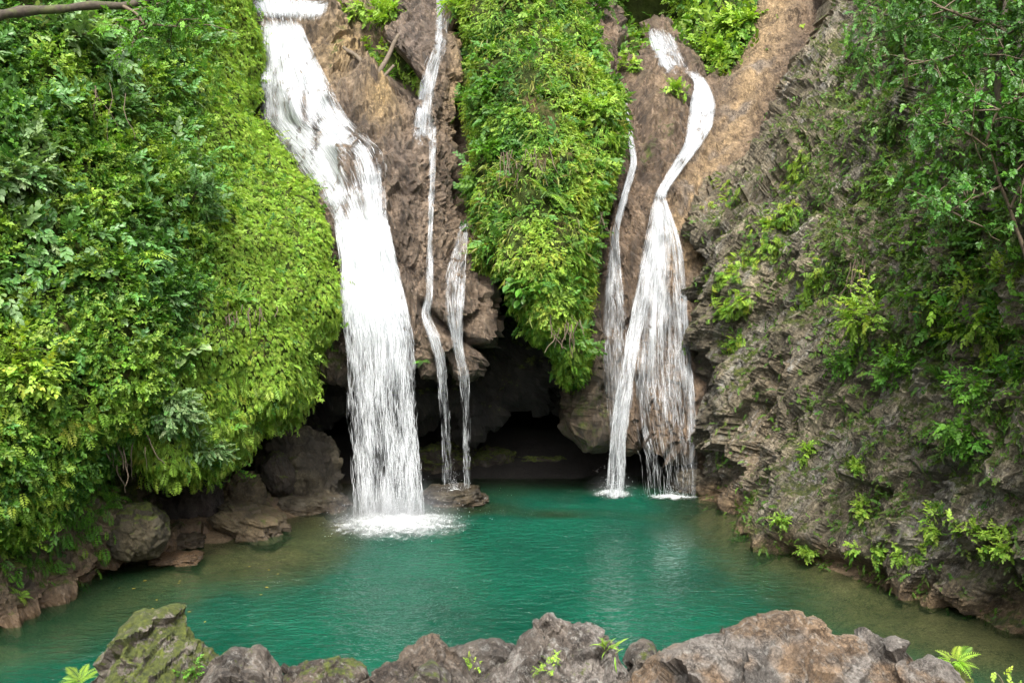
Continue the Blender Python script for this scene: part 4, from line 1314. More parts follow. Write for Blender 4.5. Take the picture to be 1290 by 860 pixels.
def place(v, f, pos, d, up, s):
    d = unit(np.array(d, float)); up = np.array(up, float)
    x = unit(np.cross(d, up)); z = np.cross(x, d)
    return np.array(pos) + s * (v[:, :1] * x + v[:, 1:2] * d + v[:, 2:3] * z), f

def make_sprig(n=6, seed=0, L=1.0, leaf=LEAF_V, ls=.5, droop=.3, spread=1.0, lf=LEAF_F):
    """leaves set along a short stem; unit length along +y, z is the upper side"""
    R = np.random.default_rng(seed)
    out = []
    for i in range(n):
        t = (i + .6) / n
        sd = 1 if i % 2 else -1
        a = spread * R.uniform(.6, 1.2) * (1 - .6 * t) * sd
        d = (math.sin(a), math.cos(a), R.uniform(-.35, .3) - droop * t)
        up = (R.uniform(-.3, .3) - .25 * sd, R.uniform(-.2, .3), 1)
        out.append(place(leaf, lf, (0, t * L, -droop * t * t * .6), d, up, ls * R.uniform(.7, 1.15)))
    return compose(out)

def make_frond(pairs=14, seed=0, wid=.28, droop=.55, leafw=.34, four=False):
    """pinnate frond, unit length along +y arching down"""
    R = np.random.default_rng(seed)
    out = []
    lf = (LEAF4_V if four else LEAF_V) * np.array([leafw, 1, 1])
    prev = None
    for i in range(pairs):
        t = (i + .4) / pairs
        y = t * (1 - .25 * droop * t); z = .18 * t - droop * t * t
        wl = wid * (math.sin(math.pi * min(.12 + .88 * t, .97)) ** .7) * R.uniform(.85, 1.1)
        for sd in (-1, 1):
            d = (sd, .45 + .3 * t, -.25 * t - .1 + R.uniform(-.1, .1))
            out.append(place(lf, LEAF4_F if four else LEAF_F, (0, y, z), d, (0, .25 * t, 1), wl))
    if four: return compose(out)
    # rachis
    ys = np.linspace(0, 1, 6)
    rv = []
    for t in ys:
        y = t * (1 - .25 * droop * t); z = .18 * t - droop * t * t
        rv += [(-.008, y, z - .004), (.008, y, z - .004)]
    rv = np.array(rv)
    rf_ = []
    for i in range(5):
        a = 2 * i
        rf_ += [[a, a + 1, a + 3], [a, a + 3, a + 2]]
    out.append((rv, np.array(rf_)))
    return compose(out)

SPRIGS = [make_sprig(6, s, ls=.48, droop=.35) for s in range(4)]
BROADS = [make_sprig(7, 10 + s, L=1.1, ls=.42, droop=.3, leaf=OVAL_V, lf=OVAL_F, spread=.9) for s in range(4)]
FINES = [make_sprig(11, 20 + s, ls=.30, droop=.45, leaf=LEAF4_V, lf=LEAF4_F) for s in range(4)]
CREEP = [make_sprig(6, 25 + s, ls=.46, droop=.35, leaf=LEAF4_V, lf=LEAF4_F) for s in range(4)]
HANGS = [make_frond(6, 30 + s, wid=.36, droop=.5, leafw=.75, four=True) for s in range(4)]
FRONDS = [make_frond(15, 40 + s, wid=.26, droop=.6) for s in range(4)]
STRAPS = [(np.array([[-.02, 0, 0], [.02, 0, 0], [-.055, .35, .10], [.055, .35, .10], [-.045, .7, .06], [.045, .7, .06], [0, 1, -.12], [0, .35, .07], [0, .7, .03]]),
           np.array([[0, 1, 7], [0, 7, 2], [1, 3, 7], [2, 7, 8], [2, 8, 4], [7, 3, 5], [7, 5, 8], [4, 8, 6], [8, 5, 6]]))]

def instance(tmpls, pos, d, up, s, col, R):
    """copies of small leaf templates merged: returns V, T, tint"""
    d = unit(d)
    x = unit(np.cross(d, up))
    z = np.cross(x, d)
    pick = R.integers(0, len(tmpls), len(pos))
    VV, TT, CC, off = [], [], [], 0
    for k, (tv, tf) in enumerate(tmpls):
        m = pick == k
        if not m.any(): continue
        n = m.sum()
        v = pos[m][:, None] + s[m][:, None, None] * (tv[None, :, :1] * x[m][:, None] + tv[None, :, 1:2] * d[m][:, None] + tv[None, :, 2:3] * z[m][:, None])
        nv = len(tv)
        VV.append(v.reshape(-1, 3))
        TT.append((tf[None] + off + (np.arange(n) * nv)[:, None, None]).reshape(-1, 3))
        CC.append(np.repeat(col[m], nv, 0) * R.uniform(.85, 1.15, (n * nv, 1)))
        off += n * nv
    return np.concatenate(VV), np.concatenate(TT), np.concatenate(CC)

C_LIME = np.array((.230, .360, .050)); C_MID = np.array((.080, .195, .022)); C_DARK = np.array((.036, .105, .016)); C_BLUE = np.array((.068, .165, .042)); C_PALE = np.array((.16, .25, .11)); C_OLV = np.array((.105, .150, .028)); C_YEL = np.array((.34, .40, .055))

def palette(k, cols, R, jit=.15):
    """k in 0..1 runs through the list of colours"""
    cols = np.array(cols)
    t = np.clip(k, 0, .999) * (len(cols) - 1)
    i = t.astype(int)
    f = (t - i)[:, None]
    c = cols[i] * (1 - f) + cols[i + 1] * f
    return c * np.exp(R.normal(0, jit, (len(c), 1))) * np.exp(R.normal(0, .06, c.shape))

def sample(c, n, dens, R, pad=130):
    """n random points on a cliff, kept with probability dens(px, py, world)"""
    Q, V = c.Q, c.V
    a = V[Q[:, 0]]; b = V[Q[:, 1]]; cc = V[Q[:, 2]]; dd = V[Q[:, 3]]
    area = np.linalg.norm(np.cross(cc - a, dd - b), axis=1)
    ctr = (a + cc) / 2
    px, py = proj(ctr)
    area = area * ((px > -pad) & (px < 1290 + pad) & (py > -pad * 1.4) & (py < 880))
    f = R.choice(len(Q), n, p=area / area.sum())
    u, v = R.random((n, 1)), R.random((n, 1))
    p = a[f] * (1 - u) * (1 - v) + b[f] * u * (1 - v) + cc[f] * u * v + dd[f] * (1 - u) * v
    nn = unit(c.N[Q[f, 0]] + c.N[Q[f, 2]])
    px, py = proj(p)
    k = R.random(n) < dens(px, py, p, nn)
    return p[k], nn[k], px[k], py[k]

def cover(name, label, cliffname, n, dens, tmpls, size, colf, dirf, mat=M_LEAF, seed=0, lift=.25, cat='ground cover'):
    R = np.random.default_rng(500 + seed)
    p, nn, px, py = sample(CL[cliffname], n, dens, R)
    m = len(p)
    cl = fbm(p * 1.5, 3, .5, 200 + seed)
    p = p + nn * (np.maximum(cl, -.2) * lift + R.random(m) * lift * .6)[:, None]
    d, up = dirf(p, nn, R)
    s = R.uniform(*size, m) * (1 + .35 * cl)
    V, T, C = instance(tmpls, p, d, up, s, colf(px, py, p, cl, R), R)
    o = link_mesh(name, V, [T], mat, attrs=dict(tint=C), smooth=False)
    o['kind'] = 'stuff'
    set_props(o, label, cat)
    return o

ZUP = np.array([0, 0, 1.0])
def dir_droop(amount=.9, jit=.5):
    def f(p, n, R):
        d = n * .8 + R.normal(0, jit, p.shape) - ZUP * amount * R.uniform(.5, 1.3, (len(p), 1))
        return d, unit(n * .9 + ZUP * .45 + R.normal(0, .28, p.shape))
    return f
def dir_out(jit=.6, rise=.35):
    def f(p, n, R):
        d = n * .9 + R.normal(0, jit, p.shape) + ZUP * R.uniform(-.5, rise * 2, (len(p), 1))
        return d, unit(ZUP * .5 + n * .9 + R.normal(0, .35, p.shape))
    return f

def lime_zone(px, py):
    """1 on the bright fern carpet next to the widest fall, 0 in the darker jungle at the frame's edge"""
    edge = np.interp(py, [-100, 0, 150, 300, 420, 520, 620], [235, 240, 238, 270, 250, 170, 90])
    return sstep(-60, 40, px - edge)

def patchy(p, sc, seed, a=-.15, b=.15):
    return sstep(a, b, fbm(p * sc, 3, .5, seed))

# left bank: bright carpet, then three kinds of jungle leaf
cover('fern_carpet', 'bright lime carpet of tiny hanging ferns on the left bank beside the widest fall', 'left_cliff', 150000,
      lambda x, y, p, n: lime_zone(x, y) * (.6 + .4 * patchy(p, 1.1, 301, -.45, 0)), HANGS, (.065, .14),
      lambda x, y, p, cl, R: palette(.5 + .5 * cl + R.normal(0, .15, len(x)), [C_LIME * .85, C_LIME, C_LIME * 1.1, C_YEL], R), dir_droop(.9, .3), seed=1, lift=.14)
cover('bank_foliage', 'dense mixed small-leaved green creepers covering the left bank', 'left_cliff', 95000,
      lambda x, y, p, n: (1 - .96 * lime_zone(x, y)) * (.25 + .75 * patchy(p, .8, 302, -.35, .1)), CREEP, (.10, .22),
      lambda x, y, p, cl, R: palette(.54 + .7 * fbm(p * .5, 3, .5, 303) + .35 * cl + R.normal(0, .15, len(x)), [C_DARK, C_DARK, C_MID, C_LIME * .85, C_LIME], R), dir_out(.6, .2), seed=2, lift=.45)
cover('bank_leaves', 'larger glossy blue-green leaves hanging through the left bank jungle', 'left_cliff', 15000,
      lambda x, y, p, n: (1 - lime_zone(x, y)) * patchy(p, .9, 304, 0, .3) * sstep(560, 300, y + .25 * x), BROADS, (.20, .38),
      lambda x, y, p, cl, R: palette(.5 + .6 * cl + R.normal(0, .25, len(x)), [C_DARK, C_BLUE, C_BLUE * 1.3, C_PALE], R), dir_out(.5, .1), M_GLOSSLEAF, seed=3, lift=.6)
cover('hanging_ferns', 'yellow-green hanging fern fringe along the lower left bank', 'left_cliff', 24000,
      lambda x, y, p, n: sstep(470, 560, y + .12 * x) * (1 - .4 * lime_zone(x, y)), HANGS, (.15, .30),
      lambda x, y, p, cl, R: palette(.5 + .6 * cl + R.normal(0, .2, len(x)), [C_MID, C_LIME * .8, C_LIME, C_YEL * .8], R), dir_droop(1.1, .3), seed=4, lift=.3)
# buttress
cover('buttress_foliage', 'bright small-leaved creepers covering the green buttress between the falls', 'central_buttress', 105000,
      lambda x, y, p, n: (.10 + .90 * patchy(p, 1.0, 311, -.18, .15)) * (1 - .8 * np.exp(-((x - 606) / 16) ** 2 - ((y - 296) / 26) ** 2)), CREEP + FINES, (.07, .165),
      lambda x, y, p, cl, R: palette(.5 + 1.0 * fbm(p * .6, 3, .5, 312) + .4 * cl + R.normal(0, .15, len(x)), [C_DARK, C_MID, C_LIME * .9, C_LIME, C_YEL * .8], R), dir_droop(.6, .5), seed=5, lift=.26)
cover('buttress_ferns', 'hanging lime ferns on the lower tip and edge of the green buttress', 'central_buttress', 26000,
      lambda x, y, p, n: np.clip(sstep(330, 400, y) + .8 * sstep(0, 50, x - np.interp(y, [0, 100, 200, 300, 400], [700, 720, 730, 700, 640])), 0, 1), HANGS, (.12, .24),
      lambda x, y, p, cl, R: palette(.5 + .6 * cl + R.normal(0, .2, len(x)), [C_MID, C_MID * 1.2, C_LIME, C_LIME], R), dir_droop(1.0, .35), seed=6, lift=.3)
cover('dry_grass', 'straw and pale olive dry grass hanging in patches on the green buttress', 'central_buttress', 7000,
      lambda x, y, p, n: patchy(p, .7, 313, -.05, .2), [(LEAF_V * np.array([.25, 1, 1]), LEAF_F)], (.15, .35),
      lambda x, y, p, cl, R: palette(R.random(len(x)), [(.20, .20, .06), (.20, .26, .045), (.14, .12, .05)], R), dir_droop(1.0, .6), seed=7, lift=.3)
cover('buttress_leaves', 'bigger dark heart-shaped leaves scattered through the creepers on the green buttress', 'central_buttress', 6000,
      lambda x, y, p, n: patchy(p, 1.2, 314, .02, .2), BROADS, (.16, .34),
      lambda x, y, p, cl, R: palette(.5 + .5 * cl + R.normal(0, .25, len(x)), [C_DARK, C_MID, C_BLUE, C_LIME * .8], R), dir_out(.5, .1), M_LEAF, seed=12, lift=.35)
# upper slope
cover('slope_foliage', 'bright green bushes massed on the slope above the falls', 'upper_slope', 30000,
      lambda x, y, p, n: .9 * (1 - np.exp(-((x - 812) / 44) ** 4 - ((y - 4) / 24) ** 4)), BROADS + CREEP, (.22, .5),
      lambda x, y, p, cl, R: palette(.5 + .7 * cl + R.normal(0, .15, len(x)), [C_DARK, C_MID, C_LIME * .8, C_LIME], R), dir_out(.6, .3), seed=8, lift=.6)
# right cliff
def rc_d(x, y, p, n):
    top = sstep(0, 120, x - np.interp(y, [0, 150, 300, 500, 800], [1040, 985, 960, 1030, 1180]))
    d = .05 + .62 * top * sstep(700, 330, y) * (.12 + .88 * patchy(p, .9, 321, -.15, .15)) + .30 * patchy(p, 1.3, 322, .12, .3)
    d *= 1 - .92 * line_blob(np.c_[x, y], [(1080, -10), (1000, 90), (930, 200), (870, 280), (880, 420), (890, 600)], 38)
    d *= 1 - .7 * blob(np.c_[x, y], [(970, 540, 60, 90, 1), (1220, 650, 60, 70, .8), (1200, 740, 120, 40, .9)])
    return np.clip(d, 0, 1)
cover('cliff_creepers', 'thin dark green creepers and small leaves dotted over the craggy right cliff', 'right_cliff', 110000, rc_d, CREEP + FINES, (.08, .19),
      lambda x, y, p, cl, R: palette(.45 + .6 * fbm(p * .7, 3, .5, 323) + .3 * cl + R.normal(0, .15, len(x)), [C_DARK * 1.2, C_OLV * .6, C_MID * .8, C_OLV, C_MID, C_LIME * .7], R), dir_droop(.6, .6), seed=9, lift=.16)
cover('cliff_jungle', 'thicker dark leafy growth under the trees at the top of the right cliff', 'right_cliff', 13000,
      lambda x, y, p, n: sstep(0, 130, x - np.interp(y, [0, 200, 400, 520], [1080, 1090, 1140, 1240])) * sstep(540, 420, y) * patchy(p, .7, 324, -.25, .15), BROADS + CREEP, (.15, .33),
      lambda x, y, p, cl, R: palette(.4 + .6 * cl + R.normal(0, .15, len(x)), [C_DARK, C_DARK, C_MID, C_MID * 1.2], R), dir_out(.6, .2), seed=10, lift=.5)
# shore ferns
cover('shore_ferns', 'hanging green ferns on the rocks of the left shore', 'left_shore', 9000,
      lambda x, y, p, n: np.clip(blob(np.c_[x, y], [(112, 630, 34, 60, 1), (40, 700, 50, 24, .9), (80, 680, 30, 20, .6)]) , 0, 1) * (y < 742), HANGS, (.14, .28),
      lambda x, y, p, cl, R: palette(.4 + .6 * cl + R.normal(0, .2, len(x)), [C_DARK, C_MID, C_MID, C_LIME], R), dir_droop(1.0, .3), seed=11, lift=.15)

# ------------------------------------------------------------------ single plants
def tube(pts, rad, sides=6):
    pts = np.array(pts, float)
    n = len(pts)
    rad = np.broadcast_to(np.asarray(rad, float), (n,)) if np.ndim(rad) else np.full(n, rad)
    t = np.gradient(pts, axis=0)
    t = unit(t)
    ref = np.array([.31, .77, .55])
    x = unit(np.cross(t, ref)); y = np.cross(t, x)
    a = np.linspace(0, 2 * np.pi, sides, endpoint=False)
    V = pts[:, None] + rad[:, None, None] * (np.cos(a)[None, :, None] * x[:, None] + np.sin(a)[None, :, None] * y[:, None])
    idx = np.arange(n * sides).reshape(n, sides)
    nxt = np.roll(idx, -1, 1)
    Q = np.stack([idx[:-1], nxt[:-1], nxt[1:], idx[1:]], -1).reshape(-1, 4)
    return V.reshape(-1, 3), Q

def merge(parts):
    V, Q, off = [], [], 0
    for v, q in parts:
        V.append(v); Q.append(q + off); off += len(v)
    return np.concatenate(V), np.concatenate(Q)

def curve_path(a, d, length, n, R, bend=.3, grav=0.0):
    p = [np.array(a, float)]
    d = unit(np.array(d, float))
    for i in range(n):
        d = unit(d + R.normal(0, bend / n ** .5, 3) + ZUP * grav / n)
        p.append(p[-1] + d * length / n)
    return np.array(p)

PLANTN = [0]
def plant(kind, label, px, py, size, cols, tmpls=None, nleaf=120, leaf=(.12, .22), stems=5, spread=.8, up=.6, mat=None, grav=-.3, cat='plant', group=None, bvh=None, dirv=None, off=.05, flat=None, twig=.006, loc=None):
    PLANTN[0] += 1
    R = np.random.default_rng(900 + PLANTN[0])
    if loc is None:
        p, n = hit(px, py, bvh)
        if p is None:
            print('no hit for', label); return
    else:
        p, n = np.array(loc, float), np.array([0, -.5, .8])
    base = p - n * .03
    e = empty(kind, base, label, cat, group)
    if dirv is not None: n = unit(np.array(dirv, float))
    mat = mat or M_LEAF
    if kind in ('fern', 'strap_leaf_plant'):
        k = nleaf
        ang = np.linspace(0, 2 * np.pi, k, endpoint=False) + R.normal(0, .25, k)
        ax = unit(n * .6 + ZUP * .8)
        x = unit(np.cross(ax, np.array([.1, .9, .2]))); y = np.cross(ax, x)
        d = (np.cos(ang)[:, None] * x + np.sin(ang)[:, None] * y) * spread + ax * R.uniform(.3, .9, (k, 1))
        s = size * R.uniform(.7, 1.1, k)
        T = tmpls or (FRONDS if kind == 'fern' else STRAPS)
        for j in range(k):       # every frond is a part of its own
            V, Fc, C = instance([T[j % len(T)]], np.zeros((1, 3)), d[j:j + 1], ax[None] + R.normal(0, .1, (1, 3)), s[j:j + 1], palette(R.random(1), cols, R), R)
            link_mesh('frond' if kind == 'fern' else 'leaf', V, [Fc], mat, e, dict(tint=C), smooth=False)
        return e
    st, ends = [], []
    for j in range(stems):
        d = n * R.uniform(.4, 1) + R.normal(0, spread, 3) * np.array([1, .7, .6]) + ZUP * up
        L = size * R.uniform(.6, 1.1)
        c = curve_path((0, 0, 0), d, L, 7, R, .5, grav)
        st.append(tube(c, np.linspace(twig * 2, twig * .6, 8), 5))
        ends.append(c[2:])
        for b in range(3):
            i0 = R.integers(2, 6)
            c2 = curve_path(c[i0], d + R.normal(0, .9, 3), L * .5, 5, R, .5, grav)
            st.append(tube(c2, np.linspace(twig, twig * .4, 6), 4))
            ends.append(c2[1:])
    V, Q = merge(st)
    link_mesh('stem', V, [Q], M_TWIG, e)
    pts = np.concatenate(ends)
    i = R.integers(0, len(pts), nleaf)
    pos = pts[i] + R.normal(0, size * .09, (nleaf, 3))
    out = unit(pos + np.array([0, 0, .05]))
    d = out * .7 + R.normal(0, .5, (nleaf, 3)) + ZUP * R.uniform(-.5, .4, (nleaf, 1))
    upv = unit(ZUP + n * .3 + R.normal(0, .25, (nleaf, 3)))
    s = R.uniform(*leaf, nleaf)
    k = .5 + .25 * (pos @ ZUP) / size + R.normal(0, .2, nleaf)
    V, T, C = instance(tmpls or SPRIGS, pos, d, upv, s, palette(k, cols, R), R)
    link_mesh('foliage', V, [T], mat, e, dict(tint=C), smooth=False)
    return e

LIMES = [C_MID, C_LIME, C_LIME * 1.15]
MIDS = [C_DARK, C_MID, C_MID * 1.4]
PALES = [C_BLUE, C_PALE, C_PALE * 1.2]
YELS = [C_MID * 1.2, C_LIME * .8, C_LIME, C_YEL * .85]
DARKS = [C_DARK, C_DARK * 1.2, C_MID]
gF = 'ferns on the left bank'
plant('fern', 'large pale fern with long arching fronds in the middle of the left bank jungle', 165, 322, .95, LIMES, nleaf=9, spread=1.0, group=gF, cat='fern')
plant('fern', 'second arching fern just right of and below the largest fern', 205, 352, .6, LIMES, nleaf=7, spread=1.0, group=gF, cat='fern')
plant('fern', 'small fern among creepers a little below the largest fern', 145, 398, .5, LIMES, nleaf=6, group=gF, cat='fern')
plant('fern', 'low fern with drooping fronds above the pale fine-leaved shrub', 168, 455, .55, LIMES, nleaf=7, group=gF, cat='fern')
plant('fern', 'fern clump high on the left bank near the lime carpet', 226, 300, .5, LIMES, nleaf=7, group=gF, cat='fern')
plant('shrub', 'pale grey-green fine-leaved shrub on the lower left bank above the overhang', 205, 508, .75, PALES, FINES, 420, (.14, .26), 8, 1.0, .3, cat='shrub')
plant('shrub', 'pale feathery shrub hanging at the lip of the green overhang', 250, 560, .6, PALES, FINES, 300, (.14, .24), 7, 1.0, 0, cat='shrub')
plant('shrub', 'dusty green feathery bush in the upper middle of the left bank', 232, 262, .9, [C_DARK, C_BLUE, C_PALE], FINES, 420, (.14, .26), 8, 1.0, .3, cat='shrub')
plant('strap_leaf_plant', 'dark rosette of long strap leaves over a brown root mat on the lime carpet', 298, 380, .55, [C_DARK, C_MID, C_MID], nleaf=26, spread=1.0, mat=M_GLOSSLEAF, cat='plant')
plant('shrub', 'glossy broad-leaved shrub near the top of the left bank under the bare branch', 70, 62, .9, PALES, BROADS, 150, (.28, .46), 6, .9, .5, M_GLOSSLEAF, cat='shrub')
plant('shrub', 'blue-green broad-leaved shrub in the upper left bank, its leaves in flat sprays', 128, 75, 1.0, PALES, BROADS, 170, (.26, .44), 6, .9, .4, M_GLOSSLEAF, cat='shrub')
plant('shrub', 'mid-green broad-leaved bush in the centre of the upper left bank', 150, 158, 1.0, [C_MID, C_BLUE, C_PALE], BROADS, 190, (.24, .42), 7, .9, .3, M_GLOSSLEAF, cat='shrub')
plant('shrub', 'pale shining leafy shrub at the frame edge half way up the left bank', 22, 225, .9, PALES, BROADS, 170, (.22, .38), 7, .9, .3, M_GLOSSLEAF, cat='shrub')
plant('shrub', 'pale leafy shrub just below the shining shrub at the frame edge', 36, 305, .7, PALES, BROADS, 130, (.2, .34), 7, .9, .2, M_GLOSSLEAF, cat='shrub')
plant('broad_leaf_plant', 'large pale oval leaves above the grey-green fine-leaved shrub', 238, 440, .5, [C_LIME, C_PALE, C_PALE], [(OVAL_V * np.array([1.1, 1, 1]), OVAL_F)], 26, (.22, .36), 4, .8, .4, M_GLOSSLEAF)
plant('shrub', 'yellow-green bush on the left bank beside the frame edge, above the fern fringe', 30, 480, .8, [C_MID, C_LIME, C_YEL], SPRIGS, 260, (.16, .28), 7, .9, .2, cat='shrub')
plant('fern', 'bright fern hanging lowest at the frame edge over the shore', 45, 615, .6, YELS, nleaf=9, group=gF, cat='fern')
plant('fern', 'small single fern growing on the bare shore rock at the water', 25, 752, .32, LIMES, nleaf=8, group=gF, cat='fern')
plant('fern', 'fern on the shore rocks beside the rounded olive boulder', 128, 640, .45, MIDS, nleaf=9, group=gF, cat='fern')
# buttress
gB = 'plants on the green buttress'
plant('fern', 'large pale fern spreading in the middle of the green buttress', 688, 245, .8, [C_LIME, C_PALE, C_LIME], nleaf=11, spread=1.0, group=gB, cat='fern')
plant('fern', 'drooping fern left of the large fern on the green buttress', 640, 228, .5, LIMES, nleaf=8, group=gB, cat='fern')
plant('broad_leaf_plant', 'clump of heart-shaped dark leaves on the lower green buttress', 668, 365, .6, [C_DARK, C_MID, C_BLUE], [(OVAL_V * np.array([1.25, 1, 1]), OVAL_F)], 90, (.16, .26), 6, .9, .2, M_GLOSSLEAF, group=gB)
plant('shrub', 'leafy bush jutting from the low left corner of the green buttress', 606, 322, .5, LIMES, SPRIGS, 160, (.14, .24), 6, .9, .2, group=gB, cat='shrub')
plant('shrub', 'darker bush at the left edge of the green buttress, high up', 604, 128, .6, MIDS, SPRIGS, 170, (.14, .26), 6, .8, .3, group=gB, cat='shrub')
plant('shrub', 'dark leafy bush at the left edge of the green buttress, half way up', 612, 200, .6, MIDS, BROADS, 120, (.16, .28), 6, .8, .2, group=gB, cat='shrub')
plant('shrub', 'bright round bush at the top of the green buttress', 588, 15, .6, LIMES, BROADS, 130, (.2, .34), 6, .8, .4, group=gB, cat='shrub')
plant('shrub', 'mid-green bush on the right shoulder of the green buttress', 742, 140, .6, LIMES, SPRIGS, 150, (.14, .26), 6, .8, .2, group=gB, cat='shrub')
# falls
gW = 'plants around the waterfalls'
plant('shrub', 'leafy green clump over the tan rock, next to the top curtain of water', 462, 12, .7, LIMES, BROADS, 150, (.2, .36), 6, .9, 0, group=gW, cat='shrub')
plant('shrub', 'second green clump hanging at the top beside the thin trickle', 496, 18, .55, LIMES, BROADS, 110, (.2, .34), 6, .9, 0, group=gW, cat='shrub')
plant('shrub', 'small green plant rooted on the brown rock beside the upper chute', 794, 82, .4, LIMES, BROADS, 60, (.16, .3), 5, .8, .2, group=gW)
plant('shrub', 'small green plant on the tan knob between the upper chute and the ribbon of water', 850, 120, .55, LIMES, BROADS, 70, (.16, .3), 5, .6, .4, group=gW)
plant('shrub', 'big bright bush on the slope just right of the upper chute', 905, 78, .9, LIMES, BROADS, 230, (.26, .46), 8, .9, .3, group=gW, cat='shrub')
plant('shrub', 'big bright bush at the very top above the pale ridge', 930, 38, .9, LIMES, BROADS, 230, (.26, .46), 8, .9, .3, group=gW, cat='shrub')
plant('shrub', 'dark-leaved bush at the very top beside the dark hollow', 752, 22, .8, MIDS, BROADS, 170, (.22, .4), 7, .9, .3, group=gW, cat='shrub')
plant('fern', 'dark little fern under the lip between the widest fall and the trickle', 532, 455, .3, MIDS, nleaf=10, group=gW, cat='fern')
# right cliff
gR = 'plants on the craggy cliff'
plant('shrub', 'yellow-green broad shrub with pointed leaves in the middle of the craggy cliff', 1105, 395, .95, YELS, BROADS, 190, (.16, .30), 8, 1.0, .3, group=gR, cat='shrub')
plant('shrub', 'long yellow-tipped shrub leaning out on a thin branch at right', 1215, 405, 1.0, YELS, BROADS, 180, (.16, .30), 8, 1.0, .3, group=gR, cat='shrub')
plant('shrub', 'pale yellow sprig standing out against the dark jungle at the frame edge', 1272, 345, .45, YELS, BROADS, 50, (.12, .2), 4, .8, .4, group=gR, cat='shrub')
plant('strap_leaf_plant', 'dark rosette of drooping strap leaves below the yellow-tipped shrub', 1185, 480, .5, DARKS + [C_MID], nleaf=30, spread=1.0, mat=M_GLOSSLEAF, group=gR)
plant('shrub', 'dense mid-green bush at the frame edge below the yellow-tipped shrub', 1262, 480, .8, MIDS + [C_LIME], SPRIGS, 260, (.16, .28), 8, 1.0, .2, group=gR, cat='shrub')
plant('shrub', 'dark green low bush between the rosette and the pale rock patches', 1225, 545, .7, MIDS, BROADS, 150, (.14, .26), 7, 1.0, .1, group=gR, cat='shrub')
plant('shrub', 'small mid-green shrub left of the dark rosette', 1130, 460, .6, MIDS + [C_LIME], SPRIGS, 140, (.14, .24), 6, 1.0, .2, group=gR, cat='shrub')
plant('shrub', 'small shrub on the pale rock below the yellow-green broad shrub', 1075, 455, .55, MIDS + [C_LIME], SPRIGS, 130, (.12, .22), 6, 1.0, .1, group=gR, cat='shrub')
low = [(985, 652, .22, 'bright small-leaved plant in a crevice low on the craggy cliff, nearest the fanning fall'),
       (1018, 690, .2, 'small leafy plant just above the waterline notch'),
       (1022, 572, .3, 'bright little plant on the brown face above the low crevice plants'),
       (1086, 590, .32, 'green tuft at the edge of the fractured dark rock'),
       (1090, 690, .42, 'largest low clump of bright round leaves above the waterline'),
       (1085, 640, .28, 'small clump straight above the largest low clump'),
       (1185, 665, .42, 'leafy clump on the grey slab toward the frame edge'),
       (1222, 672, .38, 'pair of yellow-green fronds beside the clump on the grey slab'),
       (1272, 690, .34, 'small clump at the frame edge on the grey slab'),
       (1150, 690, .3, 'little trailing plant between the largest low clump and the grey slab clump'),
       (1010, 735, .14, 'tiny plant hanging at the water line under the notch')]
for (x, y, s, lab) in low:
    plant('small_plant', lab, x, y, s, LIMES, BROADS, int(40 + 160 * s), (.09, .17), 4, .9, .1, group=gR, twig=.003)
# near bank
gN = 'plants on the near bank'
plant('fern', 'yellow-green fern at the foot of the tall mossy rock, beside the pool', 100, 838, .17, LIMES, nleaf=8, loc=P(100.0, 856.0, 6.6), group=gN, cat='fern')
plant('small_plant', 'single yellow leaf sprout on the edge of the tall mossy rock', 256, 806, .05, YELS, BROADS, 6, (.03, .05), 2, .5, .6, bvh=BV_NEAR, group=gN, twig=.0015)
plant('small_plant', 'grassy tuft on the flat top of the low brown rock', 405, 824, .06, [C_MID, C_LIME, C_PALE], [(NARROW_V, LEAF_F)], 60, (.04, .09), 4, .8, .5, bvh=BV_NEAR, group=gN, twig=.001)
plant('small_plant', 'leafy sprig in the gap right of the long dark rock', 592, 838, .09, LIMES, SPRIGS, 40, (.025, .05), 4, .8, .3, bvh=BV_NEAR, group=gN, twig=.0015)
plant('small_plant', 'creeping green leaves on the face of the bare peak', 690, 838, .11, LIMES, SPRIGS, 60, (.02, .045), 5, .9, .1, bvh=BV_NEAR, group=gN, twig=.0015)
plant('small_plant', 'tuft of long grass blades on the right shoulder of the bare peak', 762, 820, .08, LIMES, STRAPS, 34, (.05, .11), 3, .6, .9, bvh=BV_NEAR, group=gN, twig=.001)
plant('small_plant', 'green sprout at the foot of the tall mossy rock toward the fluted rock', 238, 845, .10, MIDS, SPRIGS, 60, (.025, .05), 4, .9, .2, bvh=BV_NEAR, group=gN, twig=.0015)
plant('fern', 'green fern spilling over the mossy mound beside the broad orange-brown rock', 1203, 832, .20, LIMES, nleaf=12, bvh=BV_NEAR, group=gN, cat='fern')
sap = P(1262.0, 905.0, 5.6)
plant('sapling', 'thin sapling with few yellow-green leaves at the lower right corner', 0, 0, .34, YELS, BROADS, 26, (.05, .085), 3, .25, 1.2, grav=0, loc=sap, group=gN, twig=.004, cat='sapling')

